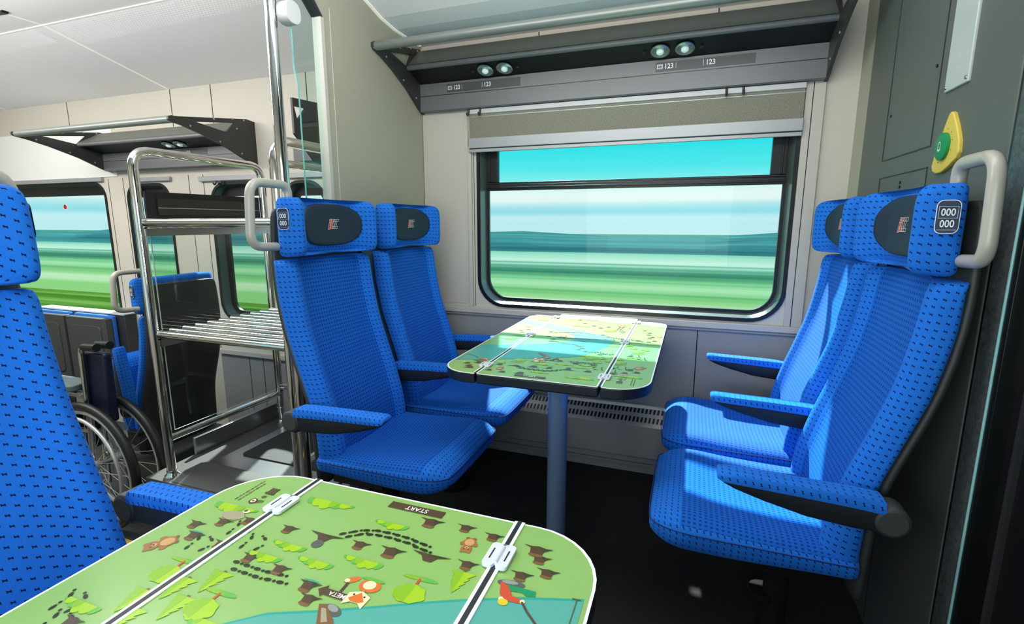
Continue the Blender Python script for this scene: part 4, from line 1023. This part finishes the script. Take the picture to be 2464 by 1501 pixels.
# ------------------------------------------------------------------ call button and braille plate on the dark column
PX = PXR-.004
cb = empty('call_button', (PX+.002, ky(1.16), kz(1.27)), 0, 'yellow rounded triangle with green bell push button on the dark column', 'button')
tri = [(1.1546, 1.3458), (1.146, 1.342), (1.125, 1.315), (1.110, 1.29), (1.1065, 1.270), (1.112, 1.260), (1.14, 1.248), (1.165, 1.2400), (1.185, 1.240), (1.2015, 1.2455), (1.2065, 1.255), (1.200, 1.275), (1.185, 1.305), (1.165, 1.338), (1.160, 1.344)]
MB().prism([(y-1.16, z-1.27) for y, z in tri], -.008, 0, 'x').build('backing', [callye], cb, bevel=.002)
b = MB(); b.lathe([(.0245, 0), (.0245, .005), (.021, .007)], 28, 0, Matrix.Translation((-.008, .003, .0165)) @ Matrix.Rotation(-PI/2, 4, 'Y'))
bo = b.build('push_button', [callgr], cb)
b = MB(); X = -.0155
def bl2(pts):
    for a, c in zip(pts, pts[1:]):
        a = Vector(a); c = Vector(c); d = (c-a).normalized(); n = Vector((-d.y, d.x))*.0009
        b.poly([(X, (a-n).x+.003, (a-n).y+.0165), (X, (c-n).x+.003, (c-n).y+.0165), (X, (c+n).x+.003, (c+n).y+.0165), (X, (a+n).x+.003, (a+n).y+.0165)], 0)
bl2([(.006, -.006), (.0045, -.003), (.0045, .005), (.002, .008), (-.002, .008), (-.0045, .005), (-.0045, -.003), (-.006, -.006), (.006, -.006)]); bl2([(.002, -.008), (-.002, -.008)])
b.build('bell_symbol', [white_m], bo, smooth=False)
b = MB()
for k in range(9):
    a = math.radians(60-k*32); b.lathe([(.0013, 0), (.0008, .001)], 6, 0, Matrix.Translation((-.008, .003+.031*math.cos(a+2.4), .0165+.031*math.sin(a+2.4))) @ Matrix.Rotation(-PI/2, 4, 'Y'))
b.build('raised_dots', [mat('dot_olive', (150, 130, 40), .6)], cb)
ip = empty('braille_plate', (PX+.002, ky(1.16), kz(1.387)), 0, 'pale glassy information plate with embossed dots above the yellow call button', 'sign')
MB().prism([(-.044, 0), (.044, 0), (.044, .34), (-.044, .34)], -.006, 0, 'x').build('plate', [plateg], ip, bevel=.002)
b = MB()
for j in range(9):
    for i in range(7):
        if random.random() < .62: b.lathe([(.0014, 0), (.0008, .001)], 6, 0, Matrix.Translation((-.006, .02-i*.006, .165+j*.008)) @ Matrix.Rotation(-PI/2, 4, 'Y'))
for j in range(4):
    for i in range(2):
        if (i+j) % 3: b.lathe([(.0012, 0), (.0008, .001)], 6, 0, Matrix.Translation((-.006, .006-i*.006, .025+j*.010)) @ Matrix.Rotation(-PI/2, 4, 'Y'))
b.build('raised_dots', [plateg], ip)
b = MB()
for y in (-.038, .038): b.lathe([(.0035, 0), (.003, .002)], 10, 0, Matrix.Translation((-.006, y, .008)) @ Matrix.Rotation(-PI/2, 4, 'Y'))
b.build('screws', [steel], ip)
cb.scale = (KK, KK, KK); ip.scale = (KK, KK, KK)
# small dark fitting on the far ceiling
mb = MB().prism([(-.05, 0), (.05, -.004), (.06, .006), (-.05, .012)], -.012, .012, 'y'); o = mb.build('ceiling_lamp_arm', [blackpl]); o.location = (-2.98, 1.502, 2.066)
tag(o, 'small dark fitting hanging at the top left corner of the ceiling', 'ceiling fitting')

# ------------------------------------------------------------------ outside
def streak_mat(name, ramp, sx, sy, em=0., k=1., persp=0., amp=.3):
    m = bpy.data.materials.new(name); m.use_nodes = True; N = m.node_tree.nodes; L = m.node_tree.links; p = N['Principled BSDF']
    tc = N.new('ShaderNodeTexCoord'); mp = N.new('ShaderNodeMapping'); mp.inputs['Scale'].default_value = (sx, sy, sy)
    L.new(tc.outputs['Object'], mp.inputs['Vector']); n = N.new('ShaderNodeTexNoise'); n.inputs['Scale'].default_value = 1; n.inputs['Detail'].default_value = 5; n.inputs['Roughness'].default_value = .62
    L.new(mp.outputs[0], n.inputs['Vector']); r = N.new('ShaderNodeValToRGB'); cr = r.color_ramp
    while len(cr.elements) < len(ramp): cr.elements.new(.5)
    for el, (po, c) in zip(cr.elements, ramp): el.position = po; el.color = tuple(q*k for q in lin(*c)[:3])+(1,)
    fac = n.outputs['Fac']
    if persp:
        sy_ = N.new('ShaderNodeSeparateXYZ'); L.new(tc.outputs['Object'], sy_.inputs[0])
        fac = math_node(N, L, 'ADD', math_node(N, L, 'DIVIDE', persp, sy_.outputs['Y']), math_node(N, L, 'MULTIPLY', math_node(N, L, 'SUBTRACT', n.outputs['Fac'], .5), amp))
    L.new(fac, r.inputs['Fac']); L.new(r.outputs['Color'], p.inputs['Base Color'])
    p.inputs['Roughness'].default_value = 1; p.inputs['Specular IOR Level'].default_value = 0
    if em: L.new(r.outputs['Color'], p.inputs['Emission Color']); p.inputs['Emission Strength'].default_value = em  # glow mixed in to stand for daylight on the scenery
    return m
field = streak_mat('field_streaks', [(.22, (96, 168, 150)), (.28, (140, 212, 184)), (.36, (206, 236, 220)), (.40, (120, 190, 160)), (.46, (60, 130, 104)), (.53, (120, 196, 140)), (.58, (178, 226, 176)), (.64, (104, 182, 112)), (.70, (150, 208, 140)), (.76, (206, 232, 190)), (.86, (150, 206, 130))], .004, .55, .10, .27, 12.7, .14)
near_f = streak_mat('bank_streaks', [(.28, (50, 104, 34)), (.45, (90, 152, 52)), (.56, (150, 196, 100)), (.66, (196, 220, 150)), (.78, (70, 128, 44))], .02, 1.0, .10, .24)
hedge = streak_mat('hedge_streaks', [(.3, (52, 112, 116)), (.5, (84, 150, 146)), (.7, (120, 186, 176))], .006, 1.2, .75, .8)  # unlit side of the hedge brightened by glow put into its colour
mb = MB().poly([(-160, 13, -1.6), (120, 13, -1.6), (160, 120, -1.6), (-260, 120, -1.6)], 0); mb.poly([(-90, 2.6, -1.3), (60, 2.6, -1.3), (60, 13, -1.6), (-90, 13, -1.6)], 1)
tag(mb.build('ground', [field, near_f], smooth=False), kind='structure')
mb = MB(); N_ = 40
pts = []
for i in range(N_+1):
    x = -220+340*i/N_; pts.append((x, .25+.55*math.sin(i*.7)*.5+.3*math.sin(i*1.9)))
for i in range(N_):
    (xa, za), (xb, zb) = pts[i], pts[i+1]; mb.poly([(xa, 46, -1.6), (xb, 46, -1.6), (xb, 47.5, zb), (xa, 47.5, za)], 0); mb.poly([(xa, 47.5, za), (xb, 47.5, zb), (xb, 52, -1.6), (xa, 52, -1.6)], 0)
tag(mb.build('treeline', [hedge]), kind='structure')
gr = empty('guard_rail', (-4.5, 4.2, -1.35), 0, 'pale blue trackside guard rail seen through the far-left window', 'railing')
MB().box(-4, 3, -.02, .02, 1.16, 1.23).build('rail', [railblue], gr)
mb = MB()
for i in range(6): mb.box(-3.6+i*1.2, -3.56+i*1.2, -.02, .02, 0, 1.16)
mb.build('posts', [mat('rail_post', (70, 110, 60), .7)], gr)

# ------------------------------------------------------------------ world and lights
w = bpy.data.worlds.new('sky'); scn.world = w; w.use_nodes = True; N = w.node_tree.nodes; L = w.node_tree.links; bg = N['Background']
tc = N.new('ShaderNodeTexCoord'); sp = N.new('ShaderNodeSeparateXYZ'); L.new(tc.outputs['Generated'], sp.inputs[0])
nz = N.new('ShaderNodeTexNoise'); nz.inputs['Scale'].default_value = 1; nz.inputs['Detail'].default_value = 4
mp = N.new('ShaderNodeMapping'); mp.inputs['Scale'].default_value = (.6, .6, 55); L.new(tc.outputs['Generated'], mp.inputs['Vector']); L.new(mp.outputs[0], nz.inputs['Vector'])
zz = math_node(N, L, 'ADD', sp.outputs['Z'], math_node(N, L, 'MULTIPLY', math_node(N, L, 'SUBTRACT', nz.outputs['Fac'], .5), .014))
r = N.new('ShaderNodeValToRGB'); cr = r.color_ramp
stops = [(0., (196, 230, 234)), (.010, (200, 234, 238)), (.019, (150, 216, 228)), (.030, (176, 226, 232)), (.041, (236, 242, 238)), (.056, (232, 242, 240)), (.074, (204, 238, 240)), (.096, (130, 232, 236)), (.14, (76, 226, 232)), (.35, (120, 190, 226)), (1., (150, 200, 235))]
while len(cr.elements) < len(stops): cr.elements.new(.5)
for el, (po, c) in zip(cr.elements, stops): el.position = po; el.color = lin(*c)
L.new(zz, r.inputs['Fac']); L.new(r.outputs['Color'], bg.inputs['Color']); bg.inputs['Strength'].default_value = 1.12

sd = bpy.data.lights.new('sun', 'SUN'); sd.energy = 16.0; sd.angle = math.radians(1.2); sd.color = (1, .97, .90)
so = bpy.data.objects.new('sun', sd); col.objects.link(so); so.rotation_euler = Vector((.37, -.95, -1.0)).to_track_quat('-Z', 'Y').to_euler()
def area(name, loc, sx, sy, en, colr=(1, .98, .95), d=(0, 0, -1)):
    a = bpy.data.lights.new(name, 'AREA'); a.shape = 'RECTANGLE'; a.size = sx; a.size_y = sy; a.energy = en; a.color = colr
    o = bpy.data.objects.new(name, a); col.objects.link(o); o.location = loc; o.rotation_euler = Vector(d).to_track_quat('-Z', 'Y').to_euler(); return o
area('aisle_light', (-3.1, .92, 2.06), 3.2, .5, 52)
area('aisle_light', (-.35, .92, 2.06), 1.3, .4, 9)
area('ceiling_fill', (-3.1, 1.05, 1.86), 3.0, .14, 13, d=(0, 1, .30))  # added fill aimed at the sloped ceiling, no fixture there
area('ceiling_fill', (-.4, 1.1, 1.90), 1.5, .12, 7, d=(0, 1, .35))  # same added fill for the bay ceiling
area('opposite_window_daylight', (-.35, -.33, 1.15), 1.3, .8, 13, (.92, .97, 1.0), (0, 1, -.12))
